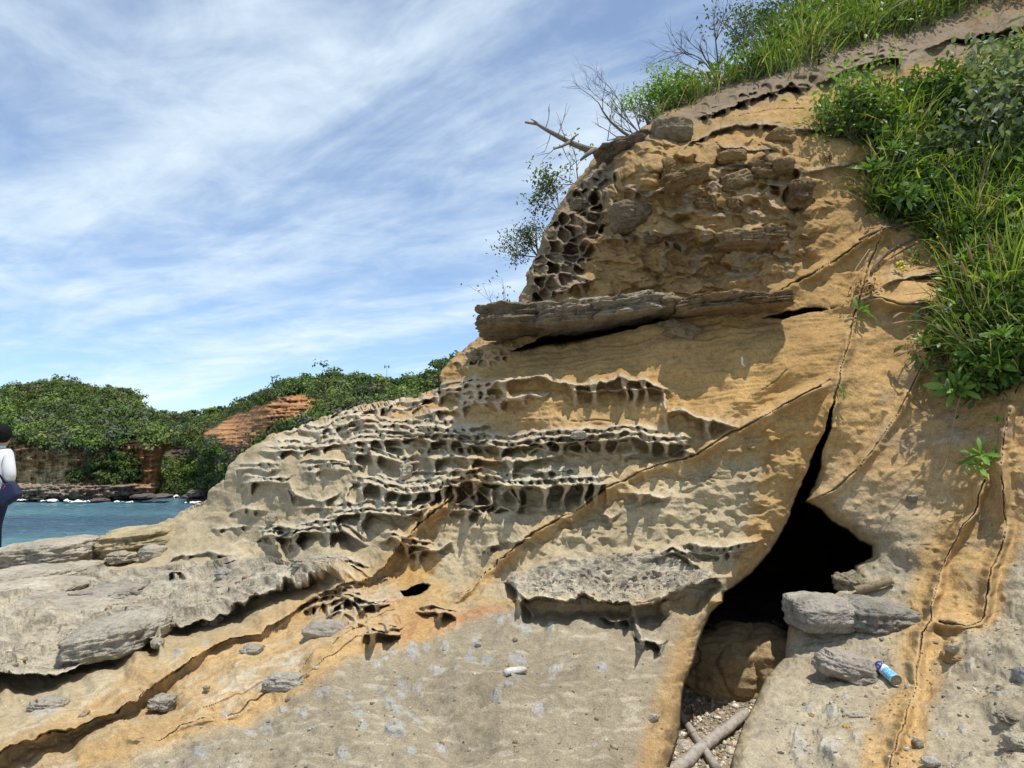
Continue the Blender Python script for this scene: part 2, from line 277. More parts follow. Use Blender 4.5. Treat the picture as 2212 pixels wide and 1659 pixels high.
# ---- ledges: (points, rim out, recess, width above, recess height, cell width)
LG = [
 ([(600,936),(642,930),(681,932),(720,922),(760,910),(800,902)], .10, .14, 14, 28, 42),
 ([(690,906),(760,887),(860,868),(930,862),(1000,850),(1060,843),(1110,838)], .10, .13, 12, 26, 40),
 ([(1060,846),(1106,822),(1165,816),(1212,828),(1248,833),(1310,833),(1335,820),(1375,825),(1392,818),(1430,838),(1453,843)], .11, .16, 14, 55, 95),
 ([(1230,848),(1290,852),(1340,846),(1390,838),(1446,842)], .09, .10, 6, 40, 200),
 ([(1080,864),(1130,860),(1180,855),(1205,848)], .07, .08, 8, 25, 90),
 ([(890,907),(928,901),(983,890),(1040,872),(1106,866),(1150,862)], .09, .13, 12, 34, 80),
 ([(962,858),(1000,866),(1050,870),(1090,866)], .06, .08, 8, 18, 40),
 ([(720,935),(760,926),(808,914),(823,928),(853,933),(928,936),(978,942),(1010,936),(1065,927)], .08, .10, 14, 26, 70),
 ([(1425,893),(1450,891),(1485,892),(1505,904),(1560,913),(1600,926)], .13, .17, 10, 44, 90),
 ([(1210,930),(1260,926),(1280,930)], .09, .1, 8, 18, 60),
 ([(1190,945),(1230,938),(1280,934)], .09, .1, 8, 16, 60),
 ([(553,984),(570,975),(603,974),(648,972),(668,965),(697,959),(728,958),(777,955),(826,955),(880,956),(930,951),(980,955),(1040,962),(1106,964),(1150,957),(1230,951),(1300,951),(1380,944),(1440,953),(1500,954)], .16, .18, 13, 34, 46),
 ([(730,977),(748,976),(773,979),(798,984),(836,992),(875,1000),(910,994)], .14, .16, 8, 46, 70),
 ([(906,988),(950,990),(1000,992),(1060,994),(1106,997),(1170,994),(1205,990),(1222,978)], .16, .17, 7, 46, 120),
 ([(1340,988),(1365,978),(1385,972)], .09, .1, 8, 18, 60),
 ([(1452,972),(1480,966),(1505,972)], .10, .12, 8, 22, 60),
 ([(1420,955),(1450,950),(1490,945),(1500,944)], .08, .1, 8, 20, 60),
 ([(580,958),(600,960),(660,962),(700,955)], .06, .08, 9, 14, 40),
 ([(500,1012),(530,1018),(550,1015),(584,1017),(611,1012)], .12, .13, 14, 30, 70),
 ([(511,1062),(525,1045),(546,1041),(603,1043),(620,1041),(634,1035)], .14, .15, 10, 40, 60),
 ([(604,1062),(623,1056),(636,1067),(662,1076),(691,1078),(716,1073),(740,1060)], .11, .13, 18, 34, 80),
 ([(645,1024),(700,1020),(750,1018),(770,1024)], .07, .09, 14, 20, 40),
 ([(754,1043),(798,1045),(837,1057),(880,1060),(916,1058),(950,1054),(1000,1042),(1050,1040),(1106,1049),(1170,1051),(1250,1045),(1325,1040)], .19, .24, 12, 60, 60),
 ([(1070,1070),(1100,1056),(1130,1058)], .1, .1, 8, 40, 40),
 ([(960,1092),(985,1100),(1030,1106),(1052,1098)], .13, .14, 8, 36, 60),
 ([(700,1126),(707,1115),(754,1111),(798,1110),(837,1111),(884,1115),(916,1104),(940,1094)], .18, .21, 12, 52, 62),
 ([(545,1170),(560,1160),(589,1158),(630,1158),(658,1151),(701,1151),(740,1147),(763,1158),(798,1174)], .17, .19, 11, 48, 70),
 ([(575,1140),(600,1136),(640,1140),(660,1148)], .11, .12, 8, 22, 24),
 ([(1346,1066),(1375,1067),(1430,1077),(1450,1073)], .15, .14, 10, 30, 200),
 ([(1293,1108),(1320,1112),(1340,1106)], .08, .08, 9, 20, 60),
 ([(820,1172),(850,1166),(890,1178),(940,1186)], .14, .15, 10, 34, 70),
 ([(870,1205),(900,1190),(940,1188),(985,1170)], .1, .12, 10, 36, 80),
 ([(1080,1170),(1110,1172),(1150,1168)], .1, .1, 10, 22, 70),
 ([(1040,1190),(1056,1178),(1080,1176)], .11, .12, 8, 26, 60),
 ([(1460,1190),(1500,1188),(1560,1196),(1600,1186),(1640,1180)], .08, .1, 12, 26, 50),
 ([(1400,1210),(1450,1196),(1480,1204),(1520,1224)], .08, .12, 8, 20, 60),
 ([(660,1240),(700,1222),(760,1218),(800,1228)], .1, .1, 14, 16, 60),
 ([(350,1210),(390,1196),(450,1194),(520,1206)], .12, .14, 14, 16, 90),
 ([(420,1235),(470,1222),(540,1216)], .1, .1, 14, 14, 90),
 ([(240,1210),(262,1196),(285,1206)], .14, .16, 10, 18, 300),
 ([(360,1262),(390,1248),(410,1258)], .1, .1, 10, 14, 300),
 # left shelf rim and cap ledge
 ([(-300,1492),(-120,1470),(0,1453),(90,1441),(150,1438),(200,1420),(260,1398),(330,1370),(352,1352),(400,1345),(452,1330),(520,1304),(560,1290),(600,1276),(640,1268),(700,1262),(760,1246)], .24, .26, 60, 84, 260),
 ([(1085,1256),(1120,1275),(1140,1302),(1200,1303),(1270,1292),(1340,1293),(1400,1300),(1440,1288),(1500,1264),(1535,1252),(1565,1266)], .20, .20, 60, 75, 110),
 ([(895,1330),(940,1318),(985,1334),(992,1342)], .16, .16, 14, 30, 60),
 ([(1290,1325),(1330,1330),(1360,1322),(1380,1310)], .12, .14, 6, 40, 200),
 ([(1368,1352),(1385,1370),(1430,1378),(1450,1366)], .16, .12, 16, 34, 30),
 ([(780,1392),(800,1380),(830,1372),(860,1376),(876,1360)], .16, .18, 14, 34, 40),
 ([(648,1310),(690,1300),(740,1296),(790,1310),(850,1300)], .12, .14, 10, 26, 34),
 ([(700,1330),(720,1316),(745,1300),(760,1290)], .12, .14, 8, 34, 60),
 # upper face
 ([(1345,478),(1360,500),(1400,520),(1440,505),(1500,500)], .05, .06, 12, 22, 60),
 ([(1335,330),(1348,400),(1400,425),(1450,405),(1480,392)], .10, .10, 8, 26, 60),
 ([(1390,520),(1420,498),(1440,520),(1480,536),(1500,524)], .12, .12, 10, 22, 40),
 ([(1295,520),(1320,514),(1380,516)], .08, .1, 10, 20, 60),
 ([(1180,650),(1240,616),(1270,610),(1300,608)], .09, .1, 10, 30, 70),
 ([(1210,590),(1240,596),(1290,612)], .06, .08, 10, 22, 60),
 ([(1660,395),(1700,400),(1720,415),(1760,410)], .14, .14, 14, 40, 60),
 ([(1640,350),(1700,356),(1740,372),(1800,360),(1860,350)], .07, .1, 40, 30, 90),
 ([(1470,330),(1500,300),(1560,275),(1640,268),(1700,282),(1760,272),(1800,270)], .12, .16, 30, 20, 120),
 ([(1540,330),(1580,318),(1640,330),(1690,330)], .06, .08, 16, 16, 90),
 ([(1500,255),(1560,240),(1640,205),(1700,185),(1760,180)], .17, .26, 34, 26, 60),
 ([(1760,180),(1830,150),(1900,132),(1960,130)], .16, .22, 34, 40, 200),
 ([(1990,110),(2060,80),(2130,64),(2212,50),(2300,46)], .18, .22, 24, 40, 200),
 ([(1960,690),(2010,684),(2060,690)], .05, .1, 10, 26, 200),
 ([(1900,620),(1960,600),(2020,594),(2080,600)], .13, .10, 26, 70, 400),
]
_x = []
for p, A, Rc, wa, wb, cw in LG:        # tight rows of small cells riding on the rims
    L = p[-1][0] - p[0][0]
    if 30 <= cw <= 75 and L > 90 and p[0][1] > 840:
        _x.append(([(a + 4, b - 13) for a, b in p], .07, .10, 7, 13, 20))
        if L > 200: _x.append(([(a - 2, b - 26) for a, b in p[1:-1]], .05, .08, 7, 11, 17))
LG += _x
LG += [([(640, 1000), (690, 996), (740, 1000), (800, 1012)], .09, .12, 12, 20, 34), ([(650, 1100), (690, 1092), (720, 1096)], .09, .12, 14, 22, 50), ([(480, 1110), (530, 1100), (580, 1104)], .08, .10, 12, 20, 40),
  ([(440, 1150), (490, 1140), (550, 1136)], .08, .10, 12, 18, 60), ([(860, 1020), (930, 1014), (1000, 1020), (1060, 1012)], .08, .10, 10, 20, 50), ([(1120, 1016), (1180, 1022), (1260, 1012)], .07, .10, 10, 18, 60), ([(820, 880), (880, 876), (940, 882)], .07, .10, 9, 16, 26), ([(700, 918), (760, 915), (800, 906)], .07, .09, 8, 14, 24)]
RIM = np.zeros(PX.shape)
for i, (p, A, Rc, wa, wb, cw) in enumerate(LG):
    p = np.array(p, float); big = A > .19 and wa > 50
    s = box(p, 110 if big else 70); x = PX[s]; y = PY[s]
    amp = 1.0 if len(p) < 4 else 1.
    wob = amp * (5 * vn(x / 40, y * 0 + i, 100 + i) + 1.6 * vn(x / 13, y * 0 + i, 140 + i)) * (1.7 if big else 1)
    yl = np.interp(x, p[:, 0], p[:, 1])
    if big: wob = wob * np.exp(-np.clip(yl - y, 0, None) / 12)
    yl = yl + wob; dy = y - yl
    kd = float(np.clip(np.interp(p[:, 0].mean(), [500, 1100], [1.35, 1.0]), 1, 1.35)) if p[:, 1].mean() > 850 else 1.15
    if not big: A *= 1.25 * kd; Rc *= .78 * kd; Rc *= .5; wb *= 1.15
    L = p[-1, 0] - p[0, 0]; e = min(34, L * .3)
    tap = sst(p[0, 0] - 3, p[0, 0] + e, x) * sst(p[-1, 0] + 3, p[-1, 0] - e, x)
    if p[0, 0] < -200: tap = sst(p[-1, 0] + 3, p[-1, 0] - 60, x)
    var = .72 + (.1 if big else .38) * vn(x / 45, y * 0, 200 + i)
    if not big: var = var * (1 - .4 * np.exp(-(dy / 10) ** 2) * sst(.15, .45, vn(x / 22, y * 0 + i, 230 + i)))
    ab = np.exp(np.minimum(dy, 0) / wa); 
    wbv = wb * (.8 + .35 * vn(x / 40, y * 0, 300 + i))
    rec = sst(0, 4.5, dy) * (1 - sst(.35 * wbv, wbv, dy))
    if big: cw = 600
    lr = np.random.default_rng(4000 + i); bnd = [p[0, 0] - 20 + lr.uniform(0, cw)]
    while bnd[-1] < p[-1, 0] + 20: bnd.append(bnd[-1] + cw * lr.choice([.45, .7, 1., 1.5, 2.2], p=[.2, .25, .25, .2, .1]))
    bnd = np.array(bnd); vv = np.clip(2 * dy / wbv - 1, -1.2, 1.2); xq = x + 5 * vn(x / 60, dy / 22, 410 + i) + .18 * dy * np.sin(i * 2.1)
    k = np.clip(np.searchsorted(bnd, xq.ravel()).reshape(xq.shape), 1, len(bnd) - 1); db = np.minimum(xq - bnd[k - 1], bnd[k] - xq)
    open_ = sst(2. + 4.5 * vv ** 2, 7. + 8 * vv ** 2, np.abs(db)); rib = (1 - open_) * sst(-2, 3, dy) * (1 - sst(.55 * wbv, 1.05 * wbv, dy))
    cd_ = .75 + .5 * hf(k, k * 0 + i, 415)
    rec = rec * (.45 + .55 * cd_)
    hh = np.where(dy < 0, A * var * ab, A * var * (1 - sst(0, 4.5, dy))) - Rc * var * rec * (1 - .95 * rib) + A * .75 * rib * (dy >= 0) * (1 - sst(0, wbv, dy) * .7)
    HL[s] += hh * tap
    RIM[s] = np.maximum(RIM[s], tap * np.exp(-(np.abs(dy + 1) / 5.) ** 2) + .8 * tap * rib * (dy > 0))
# ---- honeycomb fields: (polygon, cell w, cell h, depth, rib)
HC = [([(700,948),(900,945),(1120,950),(1110,975),(900,985),(820,985),(700,970)], 30, 17, .15, 4.5),
 ([(980,955),(1000,955),(1004,990),(905,986),(915,965)], 26, 18, .12, 4),
 ([(1120,950),(1300,945),(1380,945),(1370,970),(1130,985)], 34, 20, .10, 4.5),
 ([(980,1040),(1130,1050),(1130,1108),(1000,1104),(975,1080)], 36, 34, .18, 4.5),
 ([(800,1044),(1000,1042),(1000,1056),(800,1056)], 16, 10, .08, 3.5),
 ([(1000,1044),(1260,1040),(1250,1054),(1000,1058)], 18, 10, .07, 3.5),
 ([(562,1132),(600,1128),(660,1140),(660,1158),(640,1200),(575,1190),(558,1165)], 27, 21, .13, 4),
 ([(520,1040),(600,1040),(605,1052),(515,1060)], 22, 16, .1, 4),
 ([(560,960),(620,928),(760,888),(880,866),(960,855),(960,880),(820,905),(700,955),(600,975)], 34, 18, .14, 5),
 ([(1130,660),(1150,560),(1175,500),(1210,440),(1260,390),(1290,430),(1300,500),(1260,590),(1200,640)], 27, 24, .16, 4.5),
 ([(1215,440),(1290,345),(1330,330),(1330,420),(1290,480)], 36, 46, .10, 5),
 ([(985,800),(990,765),(1050,725),(1110,740),(1090,775),(1020,805)], 20, 15, .13, 4),
 ([(1480,262),(1500,222),(1560,205),(1640,175),(1700,165),(1760,168),(1740,190),(1640,215),(1540,258)], 26, 22, .15, 4.5),
 ([(1780,160),(1830,118),(1900,88),(1960,84),(1990,100),(1960,124),(1850,142)], 22, 15, .11, 4.5),
 ([(690,1300),(760,1285),(850,1290),(870,1330),(860,1380),(800,1380),(720,1360)], 32, 26, .13, 5),
 ([(650,1240),(760,1225),(840,1240),(800,1280),(690,1300)], 24, 16, .09, 5),
 ([(1100,1250),(1300,1230),(1540,1235),(1550,1262),(1300,1290),(1140,1295)], 26, 14, .03, 5),
 ([(150,1390),(330,1340),(340,1368),(180,1424),(120,1434)], 9, 7, .05, 3),
 ([(1480,360),(1640,350),(1760,400),(1720,480),(1560,470),(1440,480)], 70, 46, .05, 12),
 ([(1380,500),(1620,480),(1780,520),(1700,600),(1480,600),(1380,560)], 80, 60, .02, 12),
 ([(1440,840),(1460,842),(1428,895),(1415,890)], 60, 60, .02, 9),
 ([(480,1180),(540,1160),(560,1230),(480,1225)], 40, 30, .06, 8),
]
for i, (poly, cw, ch, dep, rw) in enumerate(HC):
    s = box(poly, 40); x = PX[s]; y = PY[s]
    m = sst(-7, 5, sdist(x + wx[s] * .6, y + wy[s] * .6, poly)) * (.35 + .65 * sst(-.35, .05, vn(x / 55, y / 45, 733 + i)))
    up_ = 1.3 if np.mean([q[1] for q in poly]) < 640 else .5; jx = (4 if up_ > 1 else 1.2) * vn(x / 15, y / 15, 711); jy = (4 if up_ > 1 else 1.2) * vn(x / 15, y / 15, 712); f1, f2, cid = voro((x + wx[s] * up_ + jx) / cw, (y + wy[s] * up_ + jy) / ch, 700 + i, .8); dep = dep * (1.5 if up_ > 1 else 1)
    bd = (f2 - f1) * min(cw, ch)
    cell = sst(rw * .25, rw * 1.6, bd) * sst(.80, .42, f1) * (.3 + 1.1 * cid)
    HL[s] += m * (.03 - dep * .8 * cell) * COSF[s]
    RIM[s] = np.maximum(RIM[s], m * (1 - sst(rw * .2, rw * 1.3, bd)) * .8)
# vertical rib and single pillars
for (x0, y0, x1, y1, A) in [(1432,842,1438,886,.10),(1060,1060,1045,1120,.12),(1120,1300,1150,1330,.05),(760,1050,740,1105,.1),(858,1060,850,1110,.12),(595,1165,612,1215,.12),(628,1045,632,1070,.08),(1365,1300,1390,1370,.14),(1240,450,1300,380,.12),(1300,400,1345,520,.05)]:
    s = box([(x0, y0), (x1, y1)], 20); d, _ = pdist(PX[s] + 2 * vn(PX[s] / 9, PY[s] / 9, 31), PY[s], [(x0, y0), (x1, y1)])
    HL[s] += A * np.exp(-(d / 4.5) ** 2); RIM[s] = np.maximum(RIM[s], .8 * np.exp(-(d / 4.5) ** 2))

# ---- cracks and veins (points, crack width, crack depth, lip, ochre spread)
VE = [
 ([(985,1290),(1030,1245),(1110,1185),(1200,1125),(1300,1060),(1400,1010),(1500,980),(1560,945),(1640,905),(1700,870),(1770,835)], 2.6, .10, .10, 16, 1.),
 ([(-300,1740),(0,1652),(120,1590),(250,1540),(330,1470),(400,1430),(500,1385),(600,1335),(700,1280),(770,1250),(830,1215),(880,1160),(950,1100),(980,1070)], 3.4, .12, .14, 34, 1.),
 ([(290,1598),(390,1565),(460,1560),(540,1510),(640,1470),(700,1440),(800,1380),(850,1350)], 2.4, .06, .05, 26, 1.),
 ([(720,1405),(760,1372),(800,1345),(850,1318)], 2.4, .06, .06, 26, 1.),
 ([(430,1522),(520,1492),(600,1462),(680,1425)], 1.8, .03, .03, 14, .6),
 ([(1912,480),(1890,540),(1872,600),(1845,680),(1826,760),(1806,830),(1790,895)], 2.4, .16, .05, 14, .5),
 ([(2010,756),(1985,800),(1958,860),(1935,900),(1900,950),(1860,1005),(1815,1048),(1762,1080)], 2.2, .07, .05, 10, .5),
 ([(2182,880),(2178,960),(2168,1080),(2158,1180),(2140,1255),(2110,1335),(2085,1350),(2030,1345)], 2.0, .10, .10, 30, 1.),
 ([(2130,1040),(2110,1070),(2075,1150),(2040,1225),(2018,1300),(2008,1350),(1990,1395),(1976,1440),(1968,1500),(1950,1560),(1920,1650),(1890,1760)], 2.0, .10, .11, 50, 1.),
 ([(1650,660),(1690,625),(1740,592),(1800,560),(1860,522),(1905,492)], 3.2, .16, .10, 10, .2),
 ([(1880,620),(1900,570),(1960,535),(2010,515)], 2.6, .06, .05, 10, .2),
 ([(1700,800),(1640,845),(1600,870)], 1.8, .03, .02, 8, .3),
 ([(1700,870),(1740,850),(1790,822)], 1.8, .05, .03, 8, .3),
 ([(1800,652),(1900,650),(1960,668),(2040,660)], 2.4, .08, .04, 10, .2),
 ([(960,828),(1060,825),(1100,822)], 1.6, .05, .03, 5, .0),
 ([(1320,905),(1200,910),(1106,906)], 2., .05, .03, 14, .7),
 ([(1500,275),(1560,262),(1660,240),(1740,232)], 2.2, .08, .04, 10, .1),
 ([(2060,1100),(2100,1110),(2150,1100)], 1.6, .03, .0, 6, .3),
 ([(1106,1300),(1180,1312),(1270,1300),(1440,1296)], 2., .05, .05, 14, .8),
]
LIP = np.zeros(PX.shape); OC = np.zeros(PX.shape); CR = np.zeros(PX.shape)
for i, (p, cw, cdp, lip, spread, oc) in enumerate(VE):
    s = box(p, 130); x = PX[s] + .45 * wx[s] + 1.1 * vn(PX[s] / 15, PY[s] / 15, 50 + i); y = PY[s] + .45 * wy[s] + 1.1 * vn(PX[s] / 15, PY[s] / 15, 80 + i)
    d, sd = pdist(x, y, p); cw = cw * np.clip(.62 + 1.5 * vn(PX[s] / 90, PY[s] / 90, 63 + i), .15, 1.5)
    HL[s] += COSF[s] ** .6 * 1.5 * lip * np.exp(-((d - 2) / 11) ** 2) * (.7 + .5 * vn(PX[s] / 60, PY[s] / 60, 60 + i)) - (.22 * cdp + lip * .42) * COSF[s] ** .5 * np.exp(-(d / (cw * .5)) ** 2)
    f = oc * np.exp(-(np.abs(sd + (-6)) / (spread * (1 + .4 * vn(PX[s] / 60, PY[s] / 60, 61 + i)))) ** 2) * (d < 129)
    LIP[s] = np.maximum(LIP[s], (oc > .45) * np.exp(-((d - 5) / 10) ** 2) * np.clip(.6 + .9 * vn(PX[s] / 40, PY[s] / 40, 66 + i), 0, 1)); OC[s] = np.maximum(OC[s], f); CR[s] = np.maximum(CR[s], np.exp(-(d / (cw * .5)) ** 2))
s = box(VE[1][0], 170)       # below the long diagonal the apron is undercut, then steps out
x = PX[s]; d, sd = pdist(x + wx[s], PY[s] + wy[s], VE[1][0]); t = sst(1000, 820, x) * sst(-280, -60, x)
HL[s] += t * (-.055 * sst(0, 4, sd) * (1 - sst(4, 40, sd)) + .075 * np.exp(-(np.clip(-sd, 0, None) / 26)) * (sd < 0))
# ---- pale nodules in the apron
ND = [(1296,627,20),(1370,655,40),(1430,630,18),(1465,680,20),(1540,700,35),(1715,705,30),(1195,785,25),(1228,815,18),(1160,850,25),(995,827,32),(855,828,30),(770,830,25),(765,883,40),(635,885,32),(578,930,25),(520,960,30),(1270,915,45),(1160,915,45),(1500,890,70),(940,980,40),(1065,1015,32),(695,1080,40),(555,1113,30),(795,1090,35),(825,1135,20),(685,1140,35),(1425,1160,50),(1340,1230,35),(1355,1200,30),(1630,1280,40),(610,1210,45),(650,1250,50),(730,1255,35),(790,1315,40),(960,1475,45),(650,1410,75),(1710,1000,35),(1740,940,50),(1670,1085,35),(2065,985,45),(410,1330,35),(435,1390,30),(380,1260,28),(345,1190,22),(160,1165,45),(20,1310,35),(1415,1010,35),(1480,1070,45),(2010,1500,18),(300,1590,45),(760,1570,40)]
ND = [(648 + .3164 * a, 1134 + .3164 * b, .3164 * r, 0) for a, b, r in ND] + [(.3164 * a, 1134 + .3164 * b, .3164 * r, 0) for a, b, r in [(1710,1415,42),(1820,1370,40),(1790,1490,28),(1920,1255,35),(1835,1320,25),(330,1240,100),(1400,810,25),(1370,1580,50),(2070,1300,40),(1540,1260,45),(1210,860,30),(1080,820,24)]]
ND += [(1700 + .3164 * a, 1134 + .3164 * b, .3164 * r, 1) for a, b, r in [(1475,1165,45),(1250,960,40),(1200,1390,30),(1060,1420,32),(890,1500,30),(1120,860,55),(90,1530,80),(330,1570,90),(300,1290,50),(220,1420,50),(650,870,18),(760,820,16),(600,855,14),(410,1215,25),(520,870,12),(1440,1440,30),(1310,1330,25),(1560,1140,40),(1400,1290,26),(1180,1560,26),(60,1440,40),(480,1470,30),(150,1250,40),(1290,1590,30)]]
NO = np.zeros(PX.shape)
for i, (a, b, r, k) in enumerate(ND):
    s = box([(a, b)], r * 2.2 + 6); x = PX[s] - a + .5 * r * vn(PX[s] / (r * .9), PY[s] / (r * .9), 900 + i); y = (PY[s] - b) * 1.25 + .5 * r * vn(PX[s] / (r * .9), PY[s] / (r * .9), 960 + i)
    f = 1 - sst(.55, 1.15, np.hypot(x, y) / r); HN[s] += f * (.0010 if k else .0006) * r * COSF[s]; NO[s] = np.maximum(NO[s], f * (.35 if k else 1))

# ---- overall roughness of the stone
dsc = DB / 5.0
lo = fbm(PX / 210, PY / 130, 4, 11); md = fbm((PX + 1.5 * wx) / 60, (PY + wy) / 34, 4, 12)
rid = fbm((PX + 2 * wx) / 52, (PY + 2 * wy) / 26, 3, 13, .5, True); fi = fbm(PX / 13, PY / 9, 4, 14, .6)
strat = fbm((PX + wx) / 150, (PY + .12 * PX + wy) / 9, 3, 15)
wrk = np.clip(1 - Z_APRON * .85 - Z_SMOOTH * .75 - Z_SHELF * .3, .1, 1)
s_r = np.clip(1 - Z_RIGHT * .75 * sst(1350, 1250, PY), 0, 1)
HN += .10 * lo + COSF * (wrk * s_r * dsc * (.036 * md + .014 * (rid - .3)) + dsc * .010 * strat * (Z_SMOOTH * 1.2 + Z_UP * .4 + .15) + .0042 * fi * dsc + .0022 * dsc * fbm(PX / 5, PY / 4.4, 3, 20, .6))
fl_ = 1 - sst(0.0, .5, np.abs(vn((PX + 2 * wx) / 46, (PY + 2 * wy) / 30, 77)))      # sharp scallop crests
HL += COSF * dsc * .035 * Z_SCAL * (fl_ * sst(-.2, .4, vn(PX / 80, PY / 60, 78)) - .2)
bx, by = (PX + wx) / 30, (PY + wy) / 21
f1, f2, cid = voro(bx, by, 79, 1.); peak = np.exp(-(f1 / .23) ** 2) * (cid > .62)
HL += COSF * dsc * .042 * peak * np.clip(.45 * (1 - Z_APRON) * (1 - Z_SMOOTH) * (PY > 880) + Z_SCAL * .6 + Z_UPFACE * .7, 0, 1)
crk = fbm((PX + wx) / 40, (PY + wy) / 5.5, 3, 16, .6); pit = voro(PX / 11, PY / 7, 17, 1.)[0]
lay = fbm((PX + wx) / 90, (PY + .22 * PX + wy * 2) / 8, 3, 18)
HN += np.maximum(COSF, .42) * (Z_SHELF + Z_CAP) * dsc * (2.4 * .018 * crk + .016 * lay + .012 * (pit - .4) * Z_CAP) + COSF * Z_SHELF * dsc * .10 * fbm(PX / 220, (PY + wy) / 30, 3, 19)
plate = fbm((PX + .5 * wx) / 300, (PY + .12 * PX + wy) / 26, 3, 29); HN += np.maximum(COSF, .4) * Z_SHELF * dsc * .09 * (sst(.0, .05, plate) + sst(.2, .24, plate))
lump = 1 - sst(.25, .55, voro((PX + wx) / 64, (PY + wy) / 44, 33, 1.)[0]); cidl = voro((PX + wx) / 64, (PY + wy) / 44, 33, 1.)[2]
kn = fbm((PX + 1.5 * wx) / 58, (PY + 1.5 * wy) / 30, 3, 37); HL += Z_UPFACE * (.05 * sst(.06, .24, kn) - .05 * sst(.08, .30, -kn))
HL += Z_UPFACE * .16 * lump * (cidl > .78) * sst(1330, 1420, PX)
for (a, b, rx, ry, A) in [(1700,350,40,26,.12),(1690,310,24,16,.10),(1740,400,30,18,.10),(2060,1395,18,20,.12),(1600,345,26,14,.12),(1960,640,90,36,.16),(2090,770,40,34,.16),(1960,1150,40,60,.06),(1700,1010,30,30,.06),(1560,1290,26,26,.10),(1440,1310,18,14,.1)]:
    s = box([(a, b)], 2.4 * max(rx, ry)); HL[s] += A * np.exp(-(((PX[s] - a) / rx) ** 2 + ((PY[s] - b) / ry) ** 2) ** 2)

Z_BAND = zone([(-300,1800),(-300,1660),(0,1600),(260,1440),(420,1400),(560,1330),(700,1270),(850,1230),(900,1310),(860,1405),(780,1420),(660,1500),(520,1570),(250,1660)], 16)
al = PX * .89 - PY * .45; ac = PX * .45 + PY * .89; band = fbm((al + wx) / 130, (ac + wy) / 11, 4, 38); HN += Z_BAND * COSF * dsc * .016 * band
HL += RIM * COSF * .016 * fbm(PX / 7, PY / 6, 3, 39, .6)
gate = (1 - sst(-2, 6, cd)) * (1 - sst(-2, 5, pk))
D = D - HL * gate
P0 = pt(PX, PYe, DB + ex * .028)
gx = np.gradient(P0, axis=1); gy = np.gradient(P0, axis=0); NR = np.cross(gx, gy); NR /= np.linalg.norm(NR, axis=2)[..., None] + 1e-12
NR *= np.where((NR * ray(PX, PYe)).sum(2) > 0, -1, 1)[..., None]
POS = pt(PX, PYe, D) + NR * (HN * gate)[..., None]
print('cliff', POS.shape)

# ---- stone colours
def C3(*c): return np.array(c)
TAN = C3(.375, .305, .190); GREY = C3(.415, .375, .30); OCH = C3(.42, .252, .088); RUST = C3(.36, .17, .07); BRN = C3(.30, .195, .088); PALE = C3(.50, .445, .34); DARK = C3(.14, .115, .085); SOIL = C3(.085, .065, .045); BLUE = C3(.335, .342, .338); APR = C3(.240, .203, .142)
ORB = C3(.42, .285, .130)
def mix(c, k, f): return c + (k - c) * np.clip(f, 0, 1)[..., None]
cn = fbm(PX / 190, PY / 150, 4, 301); cn2 = fbm(PX / 70, PY / 45, 4, 302); cn3 = fbm((PX + wx) / 110, (PY + wy + .15 * PX) / 16, 4, 303)
colr = np.broadcast_to(TAN, PX.shape + (3,)).copy()
colr = mix(colr, OCH * .95, sst(1010, 800, PY + 60 * cn - .03 * PX) * .92)
colr = mix(colr, BRN, Z_UP * (.65 + .5 * cn))
colr = mix(colr, OCH, Z_UP * sst(1600, 1900, PX) * .35)
colr = mix(colr, C3(.345, .298, .212), Z_RIGHT * .9 * sst(950, 1250, PY + 80 * cn))
colr = mix(colr, OCH * C3(1.02, 1.08, 1.35), Z_RIGHT * .7 * sst(1250, 950, PY + 60 * cn))
colr = mix(colr, APR, Z_APRON * .9)
colr = mix(colr, C3(.30, .275, .235), Z_APRON * sst(.05, .35, cn3) * .5 * sst(900, 300, PX))
colr = mix(colr, PALE * .95, Z_APRON * sst(.16, .3, fbm(PX / 70, PY / 15, 4, 305)) * .33)
colr = mix(colr, ORB, zone([(230,1600),(420,1470),(700,1320),(800,1290),(900,1310),(940,1350),(960,1372),(860,1405),(780,1420),(660,1500),(520,1560),(420,1600)], 16) * (.62 + .5 * cn2))
colr = mix(colr, PALE, zone([(430,1500),(560,1440),(760,1340),(800,1350),(640,1440),(520,1530)], 14) * sst(-.2, .2, cn3) * .85)
colr = mix(colr, RUST * 1.1, zone([(820,1290),(880,1285),(960,1330),(1060,1310),(1090,1320),(960,1365),(870,1395),(820,1360)], 12) * .75)
colr = mix(colr, ORB * .95, zone([(-300,1800),(-300,1700),(0,1625),(130,1565),(260,1440),(330,1400),(340,1440),(250,1545),(0,1665)], 10) * .6)
colr = mix(colr, OCH, zone([(830,1210),(880,1150),(960,1080),(985,1075),(960,1110),(930,1180),(950,1210),(900,1260),(840,1262)], 8) * .9)
colr = mix(colr, OCH * .93, zone([(1010,1250),(1200,1130),(1400,1015),(1560,948),(1660,905),(1700,960),(1560,1000),(1300,1100),(1120,1210),(1030,1280)], 14) * (.38 + .5 * cn2))
colr = mix(colr, OCH * .95, zone([(1640,900),(1780,850),(1770,950),(1700,1120),(1620,1240),(1570,1260),(1620,1120),(1650,1000)], 18) * .75)
colr = mix(colr, OCH * .9, zone([(1480,1330),(1520,1330),(1500,1440),(1460,1620),(1420,1800),(1330,1800),(1400,1560)], 24) * .65)
colr = mix(colr, ORB * 1.06, zone([(2070,1080),(2175,1060),(2190,1000),(2212,1060),(2196,1200),(2150,1330),(2080,1380),(2040,1420),(2010,1560),(1960,1720),(1840,1720),(1890,1540),(1950,1470),(1955,1350),(1980,1240),(1990,1190),(2030,1130)], 9) * (.82 + .2 * cn2))
